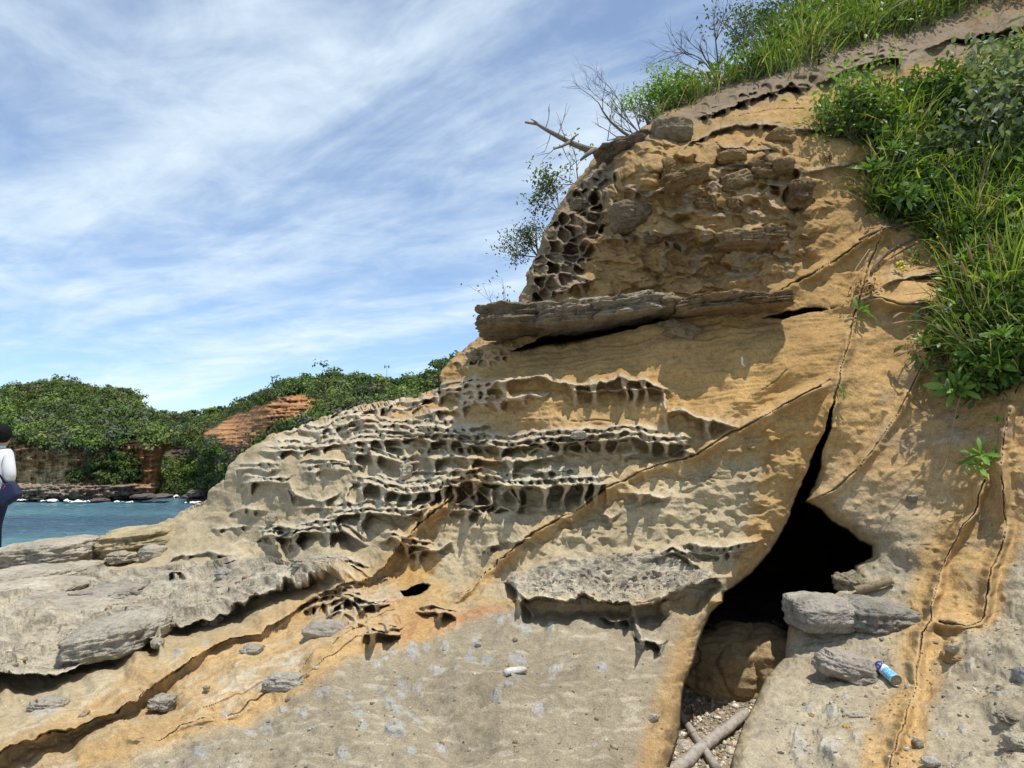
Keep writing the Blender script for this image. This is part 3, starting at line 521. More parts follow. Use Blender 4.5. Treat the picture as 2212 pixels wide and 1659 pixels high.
colr = mix(colr, OCH * C3(.85, .95, 1.1), zone([(2080,1130),(2150,1110),(2140,1250),(2105,1330),(2030,1335),(2040,1240)], 8) * .5)
colr = mix(colr, OCH, zone([(1125,880),(1290,895),(1330,905),(1200,940),(1120,930)], 12) * .5)
colr = mix(colr, RUST, zone([(1110,902),(1230,906),(1200,935),(1120,925)], 8) * .45)
colr = mix(colr, GREY * C3(1.02, 1.0, .95), np.clip(Z_SHELF + Z_CAP, 0, 1) * .9)
colr = mix(colr, PALE * .92, Z_BAND * sst(.05, .3, band) * .5); colr = mix(colr, RUST * .8, Z_BAND * sst(.08, .34, -band) * .4)
colr = mix(colr, ORB * C3(1., .95, .88), OC * .85); colr = mix(colr, C3(.47, .35, .20), LIP * .4); colr = mix(colr, PALE, RIM * (.7 - .3 * Z_UP) * (1 - .6 * OC))
colr = mix(colr, C3(.20, .165, .125), RIM * Z_UP * .4)
colr = mix(colr, C3(.165, .12, .08), zone([(1470,270),(1500,215),(1560,180),(1640,140),(1700,120),(1800,95),(1900,70),(2000,40),(2120,0),(2300,-20),(2300,80),(2130,110),(2000,150),(1800,178),(1700,195),(1600,222)], 12) * (.75 + .4 * cn2))
colr = mix(colr, C3(.21, .165, .115), zone([(1120,680),(1150,560),(1180,480),(1240,390),(1330,310),(1420,270),(1500,210),(1640,150),(1800,110),(2000,60),(2300,0),(2300,70),(2000,140),(1760,190),(1640,225),(1480,275),(1400,310),(1340,330),(1300,440),(1250,600),(1200,660)], 18) * (.7 + .4 * cn2))
colr = mix(colr, C3(.22, .20, .17), np.clip(Z_CAP + .7 * Z_SHELF, 0, 1) * sst(.12, .35, cn2) * .55)
colr = mix(colr, C3(.15, .135, .11), (Z_SHELF + .8 * Z_CAP) * sst(.10, .34, crk) * .6); colr = mix(colr, PALE, (Z_SHELF + .8 * Z_CAP) * sst(.08, .3, -crk) * .3)
colr = mix(colr, BLUE, NO * (.85 + .3 * cn2) * (1 - .3 * sst(.3, .9, NO)))
colr = mix(colr, C3(.44, .42, .38), (NO > .05) * (NO < .4) * .22)
colr = mix(colr, C3(.10, .075, .05), CR * .32)
colr = mix(colr, C3(.22, .19, .15), Z_RIGHT * sst(.12, .4, fbm(PX / 90, PY / 70, 4, 306)) * .35)
for (a, b, w_, h_, k, f) in [(2030,900,60,30,.22,.5),(2060,950,70,26,.45,.35),(1990,960,40,40,.2,.35),(1880,470,50,30,.1,.7)]:
    s = box([(a, b)], 2 * w_); g = np.exp(-((PX[s] - a) / w_) ** 2 - ((PY[s] - b) / h_) ** 2); colr[s] = mix(colr[s], C3(k, k * .88, k * .72), g * f * (.6 + cn2[s]))
VEG = [(1785,245),(1830,222),(1900,208),(1980,210),(2040,190),(2090,172),(2160,145),(2260,110),(2500,60),(2500,800),(2230,800),(2190,830),(2150,858),(2100,850),(2075,800),(2030,765),(2045,700),(2062,620),(2045,540),(1990,490),(1925,486),(1880,460),(1875,420),(1880,370),(1865,325),(1800,300),(1775,262)]
VUP = [(1390,262),(1440,226),(1500,200),(1560,172),(1640,116),(1680,76),(1750,16),(1790,-24),(1900,-114),(2500,-190),(2500,-60),(2212,-10),(2110,5),(2050,30),(2010,58),(1900,80),(1850,92),(1800,108),(1755,140),(1700,156),(1640,165),(1560,184),(1500,214),(1440,244),(1405,272)]
ZV = zone(VEG, 14); ZU = zone(VUP, 8)
colr = mix(colr, SOIL, np.clip(ZV + ZU, 0, 1) * .92)
colr *= (1 + .10 * cn + .09 * cn2 + cn3 * (.10 * Z_SMOOTH + .05 * Z_UP + .12 * Z_RIGHT) + .10 * fbm(PX / 6, PY / 5, 3, 307))[..., None]
s = box([(1605, 778)], 12); d, _ = pdist(PX[s], PY[s], [(1603, 770), (1604, 782), (1608, 786)]); colr[s] = mix(colr[s], C3(.75, .73, .68), np.exp(-(d / 1.6) ** 2))
alpha = np.clip(.12 + Z_SHELF * .8 + Z_CAP * .9 + Z_UPFACE * .3 + (1 - wrk) * 0 + .25 * NO, 0, 1)
keep = (ex < 70)
Q = gridquads(*PX.shape); kq = keep.ravel()[Q].all(1); Q = Q[kq]
used = np.unique(Q); rem = np.full(PX.size, -1, np.int64); rem[used] = np.arange(len(used))
CC = np.concatenate([np.clip(colr, .01, .9), alpha[..., None]], -1).reshape(-1, 4)
cliff = npmesh('cliff', POS.reshape(-1, 3)[used], rem[Q], M_ROCK, CC[used]); tag(cliff, 'honeycombed tan and ochre sandstone cliff with shelf and apron', 'cliff', kind='structure')
GX = np.gradient(POS, axis=1); GY = np.gradient(POS, axis=0); GN = np.cross(GX, GY); GN /= np.linalg.norm(GN, axis=2)[..., None] + 1e-12
GN *= np.where((GN * ray(PX, PYe)).sum(2) > 0, -1, 1)[..., None]
def idx(px, py):
    return np.clip(((np.asarray(py) - ys[0]) / ST).round().astype(int), 0, len(ys) - 1), np.clip(((np.asarray(px) - xs[0]) / ST).round().astype(int), 0, len(xs) - 1)
def surf(px, py): return POS[idx(px, py)]
def surfd(px, py): return D[idx(px, py)]

# rock body behind the cave: walls, roof of the passage are the skin itself; a deep closed end stands behind it
def lumpy(name, loc, dims, mat, col, seed=0, sub=5, amp=.18, freq=2.2, flat=0., alpha=.6, rot=0., tilt=0., crack=0., box_=0., parent=None, roll=0.):
    bm = bmesh.new(); bmesh.ops.create_icosphere(bm, subdivisions=sub, radius=1.)
    V = np.array([v.co[:] for v in bm.verts])
    if box_ > 0:
        e = 2 + box_ * 4; n = (np.abs(V) ** e).sum(1) ** (1 / e); V = V / n[:, None]
    o1, o2 = seed * 3.7, seed * 1.9
    def n3(f, s): return (vn(V[:, 0] * f + o1, V[:, 1] * f + o2, s) + vn(V[:, 1] * f + o2, V[:, 2] * f + 5, s + 1) + vn(V[:, 2] * f + o1, V[:, 0] * f + 9, s + 2)) / 1.7
    h = 1.15 * amp * n3(freq * .6, 1) + amp * .65 * n3(freq * 1.5, 11) + amp * .25 * n3(freq * 4, 21) + amp * .14 * n3(freq * 9, 31)
    if crack: h -= crack * np.exp(-(np.abs(n3(freq * .8, 41)) / .05) ** 2)
    V = V * (1 + h[:, None])
    if flat: V[:, 2] = np.where(V[:, 2] < -flat, -flat + (V[:, 2] + flat) * .15, V[:, 2])
    V *= np.array(dims) / 2
    cr = 1 + .22 * n3(freq * 1.3, 51) + .12 * n3(freq * 5, 61)
    Cc = np.concatenate([np.clip(np.array(col)[None] * cr[:, None], .01, .9), np.full((len(V), 1), alpha)], 1)
    Fs = np.array([[v.index for v in f.verts] for f in bm.faces]); bm.free()
    o = npmesh(name, V, Fs, mat, Cc, parent=parent); o.location = loc; o.rotation_euler = (roll, tilt, rot); return o
def place(px, py, push=0.): 
    p = surf(px, py); return p + np.array([0, push, 0])

# ------------------------------------------------------------------ cave floor, boulder, sticks
GZ = -.20
gx_ = np.linspace(.2, 4.2, 90); gy_ = np.linspace(2.6, 9.5, 130); GXm, GYm = np.meshgrid(gx_, gy_)
gz = GZ + .03 * fbm(GXm * 2, GYm * 2, 4, 71) + .05 * sst(5.5, 8, GYm)
npmesh('gravel_floor', np.stack([GXm, GYm, gz], -1).reshape(-1, 3), gridquads(*GXm.shape), M_ROCK, np.tile((.33, .28, .21, .9), (GXm.size, 1)))
tag(bpy.data.objects['gravel_floor'], kind='structure')
n = 15000
PB = np.stack([rng.uniform(.8, 2.9, n), rng.uniform(3.2, 7.0, n) , np.zeros(n)], 1)
iu = np.clip(((PB[:, 0] - .2) / 4. * 89).round().astype(int), 0, 89); iv = np.clip(((PB[:, 1] - 2.6) / 6.9 * 129).round().astype(int), 0, 129); PB[:, 2] = gz[iv, iu]
bm = bmesh.new(); bmesh.ops.create_icosphere(bm, subdivisions=1, radius=1.); bv = np.array([v.co[:] for v in bm.verts]); bf = np.array([[v.index for v in f.verts] for f in bm.faces]); bm.free()
sz = .008 * np.exp(rng.normal(0, .5, n)); sz[rng.random(n) < .012] *= 3
sc3 = sz[:, None] * rng.uniform(.6, 1.3, (n, 3)); an = rng.uniform(0, 6.28, n)
vv = bv[None] * sc3[:, None] * (1 + .15 * rng.normal(size=(n, len(bv), 1)))
ca, sa = np.cos(an)[:, None], np.sin(an)[:, None]
vv = np.stack([vv[..., 0] * ca - vv[..., 1] * sa, vv[..., 0] * sa + vv[..., 1] * ca, vv[..., 2] * .7], -1) + PB[:, None] + np.array([0, 0, .004])
pal = np.array([(.55, .5, .4), (.42, .35, .25), (.65, .6, .52), (.30, .25, .19), (.16, .14, .12), (.38, .22, .12), (.5, .42, .3)]); pc = 1.25 * pal[rng.choice(7, n, p=[.25, .25, .17, .14, .08, .04, .07])] * rng.uniform(.8, 1.15, (n, 1))
g = npmesh('gravel', vv.reshape(-1, 3), (bf[None] + (np.arange(n) * len(bv))[:, None, None]).reshape(-1, 3), M_ROCK, np.repeat(pc, len(bv), 0))
tag(g, 'pale shell and pebble gravel on the floor of the gap', 'gravel', kind='stuff')
def gp(px, py, dz=0): return on_z(np.array(px, float), np.array(py, float), GZ) + np.array([0, 0, dz])
b0 = gp(1610, 1487)
o = lumpy('boulder', (b0[0] + .02, b0[1] + .06, GZ + .11), (.92, .7, .58), M_ROCK, (.37, .275, .15), 3, 6, .17, 1.9, .6, .3, -.2, crack=.10, box_=.1)
tag(o, 'large smooth ochre boulder wedged in the mouth of the dark cave', 'boulder')
def stick(name, a, b, r0, r1, col, label, cat, nodes=0, bend=.0, sides=10, twigs=0):
    tb = TB(sides); a = np.array(a); b = np.array(b); t = np.linspace(0, 1, 22)[:, None]; L = np.linalg.norm(b - a)
    side = np.cross(b - a, [0, 0, 1]); side /= np.linalg.norm(side) + 1e-9
    P = a + (b - a) * t + side * bend * np.sin(t * 3.1) + rng.normal(0, L * .003, (22, 3))
    rr = r0 + (r1 - r0) * t[:, 0]
    if nodes:
        for k in range(nodes): rr = rr + r0 * .13 * np.exp(-((t[:, 0] - (k + .6) / nodes) / .02) ** 2)
    C = np.array(col); tb.tube(P, rr, C)
    for k in range(twigs):
        q = P[4 + 5 * k]; tb.tube([q, q + side * .05 + np.array([0, 0, .04]), q + side * .12 + np.array([.02, 0, .05])], [r0 * .4, r0 * .3, r0 * .1], C)
    o = tb.build(name, M_TWIG); return tag(o, label, cat)
stick('bamboo_pole', gp(1440, 1690, .03), gp(1612, 1562, .06), .036, .030, (.40, .37, .33), 'thick grey bamboo pole lying across the gravel gap at the bottom', 'driftwood', 3)
stick('stick', gp(1448, 1520, .02), gp(1548, 1668, .02), .020, .024, (.37, .34, .30), 'thin grey stick under the thick bamboo pole on the gravel', 'driftwood', 2)
stick('twig', gp(1462, 1618, .02), gp(1492, 1535, .03), .005, .004, (.12, .095, .075), 'thin dark twig curving over the gravel beside the grey stick', 'twig', 0, .05, 6, 2)
a = gp(1360, 1668); 
stick('split_wood', pt(1345, 1676, 2.62), pt(1468, 1662, 2.72), .014, .010, (.42, .30, .16), 'split orange brown wood at the bottom edge by the gravel gap', 'driftwood', 0, .0, 6)
p1 = surf(1092, 1470) + [0, -.01, .018]; p2 = surf(1136, 1442) + [0, -.01, .02]
o = empty('driftwood', p1); tag(o, 'short whitish split driftwood piece alone on the smooth grey apron', 'driftwood')
tb = TB(4); tb.tube([np.zeros(3), (p2 - p1) * .3 + [0, 0, .002], (p2 - p1) * .7, p2 - p1], [.017, .019, .018, .013], (.62, .59, .54)); w = tb.build('weathered_wood', M_TWIG, o)
tb = TB(4)
for k in range(4): 
    q = (p2 - p1) * .93 + rng.normal(0, .006, 3); tb.tube([q, q + (p2 - p1) * rng.uniform(.08, .18) + rng.normal(0, .004, 3)], [.004, .0015], (.28, .12, .07))
tb.build('splinter', M_TWIG, o)
p1 = surf(1845, 1276) + [0, -.04, .01]; p2 = surf(1920, 1258) + [0, -.05, .02]
stick('wood_chunk', p1, p2, .03, .022, (.27, .21, .13), 'flat brown wood chunk resting behind the flat grey capstones by the cave', 'driftwood', 0, .0, 5)
stick('dry_stem', surf(1930, 1370) + [0, -.02, .0], surf(1948, 1305) + [0, -.03, 0], .003, .002, (.33, .28, .17), 'thin dry grass stem looped beside the flat grey capstones', 'stem', 0, .05, 5)

# ------------------------------------------------------------------ loose and embedded rocks (things)
GRY = (.37, .325, .25); DGR = (.26, .22, .165)
def rk(px, py, w, h, label, col=GRY, depth=None, back=.3, dp=None, seed=None, cat='rock', name='rock', amp=.2, freq=2.4, flat=.0, box_=.3, rot=0., tilt=0., crack=.02, sub=5, alpha=.8, mat=None, roll=0.):
    d = float(surfd(px, py)) if depth is None else depth
    m = d / F; W, H = w * m, h * m; dep = dp if dp else max(W * .6, H)
    p = pt(px, py, d + dep * (.5 - back) * .4 if depth is None else d)
    o = lumpy(name, p, (W, dep, H), mat or M_STONE, col, seed if seed is not None else random.random() * 50, sub, amp, freq, flat, alpha, rot, tilt, crack, box_, None, roll)
    return tag(o, label, cat)
# flat slabs at the sea edge
rk(118, 1197, 184, 62, 'biggest broad flat slab jutting over the sea beside the standing person', (.41, .365, .285), 8.5, name='rock_slab', cat='rock slab', dp=1.1, amp=.13, box_=.5, freq=2.2, tilt=-.08, sub=6, crack=.03)
rk(318, 1164, 176, 52, 'yellowish flat slab behind the biggest slab, joining the ribbed slope', (.40, .335, .20), 8.95, name='rock_slab', cat='rock slab', dp=1.2, amp=.14, box_=.4, tilt=-.10, sub=6)
rk(70, 1250, 172, 44, 'cracked flat slab below the biggest slab at the left edge', (.42, .375, .295), 7.35, name='rock_slab', cat='rock slab', dp=1., amp=.14, box_=.4, sub=6)
rk(163, 1237, 96, 38, 'small rounded slab in the notch below the biggest slab', (.40, .355, .28), 7.7, name='rock_slab', cat='rock slab', dp=.7, amp=.18, box_=.3)
rk(66, 1279, 180, 42, 'flat slab with a white vein, third slab down from the sea', (.42, .375, .295), 6.7, name='rock_slab', cat='rock slab', dp=1.1, amp=.13, box_=.45, sub=6)
rk(100, 1330, 300, 62, 'wide low cracked slab lying on the rough grey shelf', (.41, .37, .295), 5.75, name='rock_slab', cat='rock slab', dp=1.3, amp=.14, box_=.3, sub=6, tilt=-.05)
rk(252, 1372, 186, 74, 'domed greenish grey slab at the overhanging front of the shelf', (.385, .35, .28), 4.5, name='rock_slab', cat='rock slab', dp=.7, amp=.12, box_=.2, sub=6, tilt=-.18)
rk(261, 1203, 50, 22, 'small mushroom capped stone on the slope behind the slabs', GRY, 8.0, name='rock', dp=.3)
rk(332, 1195, 50, 34, 'pale rounded stone beside the small mushroom capped stone', (.40, .37, .30), 8.1, dp=.3, amp=.12)
rk(386, 1252, 42, 24, 'dark knobbly stone standing on the shelf', DGR, 6.6, dp=.25)
rk(496, 1238, 46, 26, 'rounded bluish stone embedded on the shelf behind the dark knobbly stone', (.34, .33, .30), 6.1, dp=.3, amp=.12)
rk(305, 1258, 44, 12, 'flat dark flake on the shelf left of the knobbly stone', DGR, 6.7, dp=.3)
rk(245, 1280, 120, 22, 'long low rough ridge of stone crossing the shelf', (.30, .275, .225), 6.2, dp=.5, amp=.3)
# right of the cave
rk(1768, 1323, 126, 70, 'left half of the flat grey capstone beside the cave mouth', (.36, .33, .275), 4.18, name='capstone', dp=.36, amp=.10, box_=.6, freq=2., sub=6)
rk(1888, 1332, 138, 66, 'right half of the flat grey capstone, darker and layered', (.29, .27, .23), 4.16, name='capstone', dp=.4, amp=.15, box_=.5, freq=2.4, sub=6, tilt=.06)
rk(1831, 1442, 126, 62, 'pinkish grey rounded rock right beside the blue spray can', (.33, .29, .245), 3.72, dp=.26, amp=.15, box_=.15, sub=6, tilt=.25)
rk(1838, 1262, 50, 40, 'crumbly pale rock perched on the lip of the cave', (.34, .29, .20), 4.6, dp=.25, amp=.32)
rk(1850, 1548, 54, 22, 'flat pointed grey stone among dry litter below the can', GRY, dp=.1, amp=.25)
rk(1836, 1577, 24, 22, 'small yellow brown stone below the flat pointed stone', (.40, .27, .10), dp=.05, amp=.2)
rk(1846, 1522, 11, 11, 'tiny white round pebble between the can and the flat pointed stone', (.62, .6, .56), dp=.02, amp=.06, sub=3)
rk(2010, 1645, 34, 16, 'smooth oval grey pebble at the bottom right of the orange vein', (.36, .34, .29), dp=.06, amp=.08, sub=4)
rk(1982, 1608, 20, 20, 'rounded brown grey knob right of the orange vein', DGR, dp=.05, amp=.12, sub=4)
rk(2206, 1460, 26, 34, 'blue grey pebble at the right edge above the ragged stones', (.31, .31, .30), dp=.08, amp=.12, sub=4)
rk(2168, 1504, 36, 22, 'oval bluish pebble embedded left of the right edge', (.35, .36, .36), dp=.07, amp=.08, sub=4)
rk(2186, 1552, 46, 24, 'ragged dark stone near the right edge', DGR, dp=.1, amp=.3)
rk(2205, 1605, 50, 32, 'overhanging rough stone low at the right edge', GRY, dp=.12, amp=.28)
rk(2056, 1420, 34, 22, 'stubby tan rock peg sticking out under the orange vein', (.40, .27, .12), dp=.12, amp=.16)
rk(1968, 1075, 20, 14, 'small grey peg on the bare slope right of the cave', GRY, dp=.1, amp=.15, sub=4)
# on the apron
rk(545, 1412, 48, 34, 'grey lumpy stone embedded in the orange band', (.38, .345, .28), dp=.1, amp=.24)
rk(351, 1518, 48, 28, 'angular grey stone lowest on the orange band', (.38, .34, .275), dp=.1, amp=.2, box_=.5)
rk(617, 1476, 86, 34, 'long pitted pale stone beside the narrow crack of the orange band', (.41, .38, .31), dp=.12, amp=.2)
rk(705, 1367, 96, 44, 'rough oval flat topped stone above the orange band', (.38, .335, .27), dp=.2, amp=.14, box_=.4)
rk(105, 1526, 70, 36, 'grey nodule half buried in the shaded wall under the shelf', (.35, .315, .25), dp=.14, amp=.24)
rk(182, 1548, 18, 22, 'small tan knob in the shaded wall right of the grey nodule', (.34, .27, .18), dp=.06, amp=.15, sub=4)
rk(1312, 1522, 18, 14, 'small white broken shell stone on the right of the apron', (.5, .47, .4), dp=.03, amp=.3, sub=4)
rk(1357, 1505, 18, 16, 'small dark pointed knob on the right of the apron', DGR, dp=.05, amp=.3, sub=4)
rk(1033, 1392, 14, 10, 'small round grey pebble in the middle of the apron', (.36, .35, .32), dp=.03, amp=.1, sub=4)
rk(625, 1512, 15, 15, 'dark grey pebble under the long pitted pale stone', DGR, dp=.05, amp=.12, sub=4)
rk(446, 1485, 13, 10, 'tiny tan pebble in the middle of the orange band', (.42, .33, .2), dp=.03, amp=.12, sub=4)
rk(340, 1388, 24, 20, 'grey knob below the front edge of the shelf', GRY, dp=.08, amp=.2, sub=4)
rk(460, 1340, 40, 24, 'rough knob hanging on the shelf edge', GRY, dp=.14, amp=.3)
# concretions on the upper face
rk(1362, 471, 86, 64, 'big dark round concretion like a head on the upper face', (.20, .15, .095), None, back=.5, name='concretion', cat='concretion', dp=.32, amp=.14, crack=.05, sub=6)
rk(1449, 291, 86, 62, 'rounded grey green boulder perched at the cliff rim', (.25, .20, .13), None, back=.5, name='concretion', cat='concretion', dp=.4, amp=.11, box_=.3, crack=.03, sub=6)
rk(1360, 318, 130, 40, 'dark flat slab at the cliff rim under the dead branch', (.17, .13, .085), None, back=.5, name='concretion', cat='concretion', dp=.4, amp=.22, sub=6, tilt=-.25)
rk(1600, 522, 124, 38, 'flat pale concretion ledge in the middle of the upper face', (.27, .19, .10), None, back=.5, name='concretion', cat='concretion', dp=.38, amp=.2, sub=6)
rk(1655, 515, 66, 34, 'ragged right end of the flat pale concretion ledge', (.24, .165, .09), None, back=.5, name='concretion', cat='concretion', dp=.35, amp=.32)
rk(1482, 385, 96, 34, 'knobbly pitted concretion bar below the rim', (.25, .165, .08), None, back=.5, name='concretion', cat='concretion', dp=.26, amp=.26, tilt=-.3)
rk(1440, 370, 30, 50, 'upright knob at the left end of the pitted bar', (.25, .165, .08), None, back=.5, name='concretion', cat='concretion', dp=.2, amp=.2)
rk(1585, 395, 70, 40, 'oval smooth concretion right of the pitted bar', (.25, .17, .09), None, back=.5, name='concretion', cat='concretion', dp=.24, amp=.16, tilt=-.35)
rk(1640, 372, 60, 36, 'small pitted concretion above the oval smooth one', (.24, .16, .08), None, back=.5, name='concretion', cat='concretion', dp=.22, amp=.26)
rk(1690, 360, 40, 30, 'round knob right of the small pitted concretion', (.23, .155, .08), None, back=.5, name='concretion', cat='concretion', dp=.2, amp=.2)
rk(1725, 418, 50, 50, 'dark hooked concretion at the right of the upper face', (.2, .135, .075), None, back=.5, name='concretion', cat='concretion', dp=.26, amp=.3)
rk(1580, 342, 60, 26, 'smooth tan lump under the ribbon of rock near the rim', (.28, .185, .085), None, back=.45, name='concretion', cat='concretion', dp=.24, amp=.12)
rk(1685, 300, 52, 36, 'rounded tan lump beside the shadowed hollow', (.28, .18, .08), None, back=.45, name='concretion', cat='concretion', dp=.24, amp=.12)
rk(1515, 445, 40, 26, 'small beaked concretion in the centre of the upper face', (.24, .16, .08), None, back=.5, name='concretion', cat='concretion', dp=.2, amp=.3)
rk(1580, 440, 26, 26, 'tiny knob right of the small beaked concretion', (.25, .165, .08), None, back=.5, name='concretion', cat='concretion', dp=.16, amp=.25, sub=4)
rk(1255, 445, 44, 28, 'knuckle shaped concretion on the dark pitted edge', (.2, .155, .1), None, back=.5, name='concretion', cat='concretion', dp=.2, amp=.2)
rk(1283, 468, 34, 26, 'small pointed concretion left of the big round one', (.23, .165, .1), None, back=.5, name='concretion', cat='concretion', dp=.18, amp=.25)
rk(1412, 512, 36, 24, 'hollow dark knob below the big round concretion', (.2, .145, .09), None, back=.5, name='concretion', cat='concretion', dp=.18, amp=.3)
# the long jutting slab
SLB = 'slab_block'
def slab(px, py, w, h, d, label, **k):
    h *= .82
    return rk(px, py, w, h, label, k.pop('col', (.29, .24, .17)), d * .865 + .05, name=SLB, cat='slab block', dp=k.pop('dp', .8), amp=k.pop('amp', .17), sub=6, **k)
slab(1120, 694, 172, 62, 6.55, 'blunt dark left end of the long jutting slab against the sky', box_=.95, tilt=-.04, col=(.2, .155, .1))
slab(1235, 688, 150, 58, 6.4, 'honeycombed second block of the long jutting slab', box_=.85, tilt=-.07)
slab(1342, 674, 146, 56, 6.3, 'smooth grey third block of the long jutting slab', box_=.8, tilt=-.12)
slab(1434, 662, 74, 54, 6.15, 'rounded ball shaped knob on the long jutting slab', box_=.1, dp=.5, amp=.16, col=(.27, .205, .125))
slab(1520, 668, 140, 44, 6.15, 'wedge shaped fourth block right of the ball shaped knob', box_=.7, tilt=-.12, dp=.8, col=(.27, .195, .11))
slab(1622, 664, 130, 34, 6.15, 'thin right tail of the long jutting slab', box_=.7, tilt=-.05, dp=.7, amp=.2, col=(.27, .19, .10))
rk(1470, 716, 70, 40, 'leaf shaped flake hanging under the jutting slab', (.27, .20, .115), None, back=.9, dp=.16, amp=.22, box_=.5, tilt=.3, name='rock_flake', cat='rock flake')
rk(1030, 770, 40, 26, 'small knob on the pitted rim below the jutting slab', (.30, .24, .15), None, back=.6, dp=.2, amp=.25)
rk(878, 1018, 24, 34, 'upright pale stone standing on a ledge of the ribbed slope', (.42, .37, .28), None, back=.9, dp=.12, amp=.2, box_=.5)
rk(586, 1122, 20, 24, 'small post shaped stone above the honeycomb cells at lower left', (.40, .36, .27), None, back=.9, dp=.12, amp=.15, box_=.5)
rk(690, 1216, 100, 30, 'rough twisted grey outcrop at the foot of the ribbed slope', GRY, None, back=.8, dp=.3, amp=.34, sub=6)
rk(1250, 940, 34, 16, 'small flat grey plate on the middle ledge', GRY, None, back=.9, dp=.12, amp=.2)
rk(1510, 1470 - 60, 14, 12, 'tiny pebble stuck on the shaded side wall of the apron', DGR, None, dp=.03, sub=3)


# ------------------------------------------------------------------ vegetation on the cliff
def inpoly_pts(poly, n, soft=0, lo=-60):
    p = np.array(poly, float); out = []
    tot = 0
    while tot < n:
        q = np.stack([rng.uniform(max(p[:, 0].min(), lo), min(p[:, 0].max(), 2290), n * 2), rng.uniform(max(p[:, 1].min(), -120), p[:, 1].max(), n * 2)], 1)
        q = q[inside(q[:, 0] + rng.normal(0, soft + 1e-6, len(q)), q[:, 1] + rng.normal(0, soft + 1e-6, len(q)), [tuple(a) for a in p])]; out.append(q); tot += len(q)
    return np.concatenate(out)[:n]
LGREEN = np.array([(.19, .28, .05), (.25, .34, .07), (.13, .21, .045), (.32, .38, .11), (.22, .29, .09)])
DGREEN = np.array([(.045, .085, .022), (.06, .11, .025), (.035, .07, .02), (.075, .13, .03)])
STRAW = np.array([(.36, .30, .17), (.30, .25, .13), (.42, .37, .24)])
def blades(B, NRM, L, w, colr, lean=.5, droop=.5, K=6):
    n = len(B); up = np.array([0, 0, 1.]); d = NRM * lean + up + rng.normal(0, .38, (n, 3)); d /= np.linalg.norm(d, axis=1)[:, None]
    out = NRM * [1, 1, .1] + rng.normal(0, .6, (n, 3)); out[:, 2] *= .2; out /= np.linalg.norm(out, axis=1)[:, None] + 1e-9
    t = np.linspace(0, 1, K)[None, :, None]; dr = (droop * rng.uniform(.2, 1.5, n))[:, None, None]; Lc = L[:, None, None]
    P = B[:, None] + Lc * (d[:, None] * (t - .25 * dr * t ** 2) + out[:, None] * (dr * .75 * t ** 2) - up * (dr * .45 * t ** 3))
    tg = np.gradient(P, axis=1); sd = np.cross(tg, (EYE - B)[:, None] + rng.normal(0, 2.5, (n, 1, 3))); sd /= np.linalg.norm(sd, axis=2)[..., None] + 1e-9
    ww = w[:, None, None] * np.clip(1.15 * (1 - t) ** .7 * (.35 + 2.2 * t * (1 - t) + .3), .06, 1)
    V = np.stack([P - sd * ww, P + sd * ww], 2).reshape(n, K * 2, 3)
    q = np.array([[2 * k, 2 * k + 1, 2 * k + 3, 2 * k + 2] for k in range(K - 1)])
    Q = (q[None] + (np.arange(n) * 2 * K)[:, None, None]).reshape(-1, 4)
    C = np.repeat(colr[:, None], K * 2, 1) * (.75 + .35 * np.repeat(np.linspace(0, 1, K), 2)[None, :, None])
    return V.reshape(-1, 3), Q, C.reshape(-1, 3)
def leaves(B, DIR, L, W, colr, fold=.25, curl=.25, K=4):
    """broad leaves: a strip of 2 x (K-1) quads folded along the midrib, widest past the middle"""
    n = len(B); up = np.array([0, 0, 1.]); t = np.linspace(0, 1, K); d = DIR / np.linalg.norm(DIR, axis=1)[:, None]
    sd = np.cross(d, up + rng.normal(0, .35, (n, 3))); sd /= np.linalg.norm(sd, axis=1)[:, None] + 1e-9; nn = np.cross(sd, d)
    prof = np.array([.18, .62, 1., .12]) if K == 4 else np.interp(t, [0, .2, .65, .85, 1], [.14, .4, 1., .75, .08])
    P = B[:, None] + L[:, None, None] * (d[:, None] * t[None, :, None] - nn[:, None] * (curl * t ** 2)[None, :, None])
    wv = (W[:, None] * prof[None])[..., None]
    V = np.stack([P - sd[:, None] * wv + nn[:, None] * wv * fold, P, P + sd[:, None] * wv + nn[:, None] * wv * fold], 2).reshape(n, K * 3, 3)
    q = []
    for k in range(K - 1):
        for j in (0, 1): q.append([3 * k + j, 3 * k + j + 1, 3 * k + 4 + j, 3 * k + 3 + j])
    Q = (np.array(q)[None] + (np.arange(n) * K * 3)[:, None, None]).reshape(-1, 4)
    C = np.repeat(colr[:, None], K * 3, 1)
    return V.reshape(-1, 3), Q, C.reshape(-1, 3)
def merge(parts):
    V = []; Q = []; C = []; o = 0
    for v, q, c in parts: V.append(v); Q.append(q + o); C.append(c); o += len(v)
    return np.concatenate(V), np.concatenate(Q), np.concatenate(C)
def pick(pal, n): return pal[rng.integers(0, len(pal), n)] * rng.uniform(.75, 1.25, (n, 1))
def gnorm(q): return GN[idx(q[:, 0], q[:, 1])]
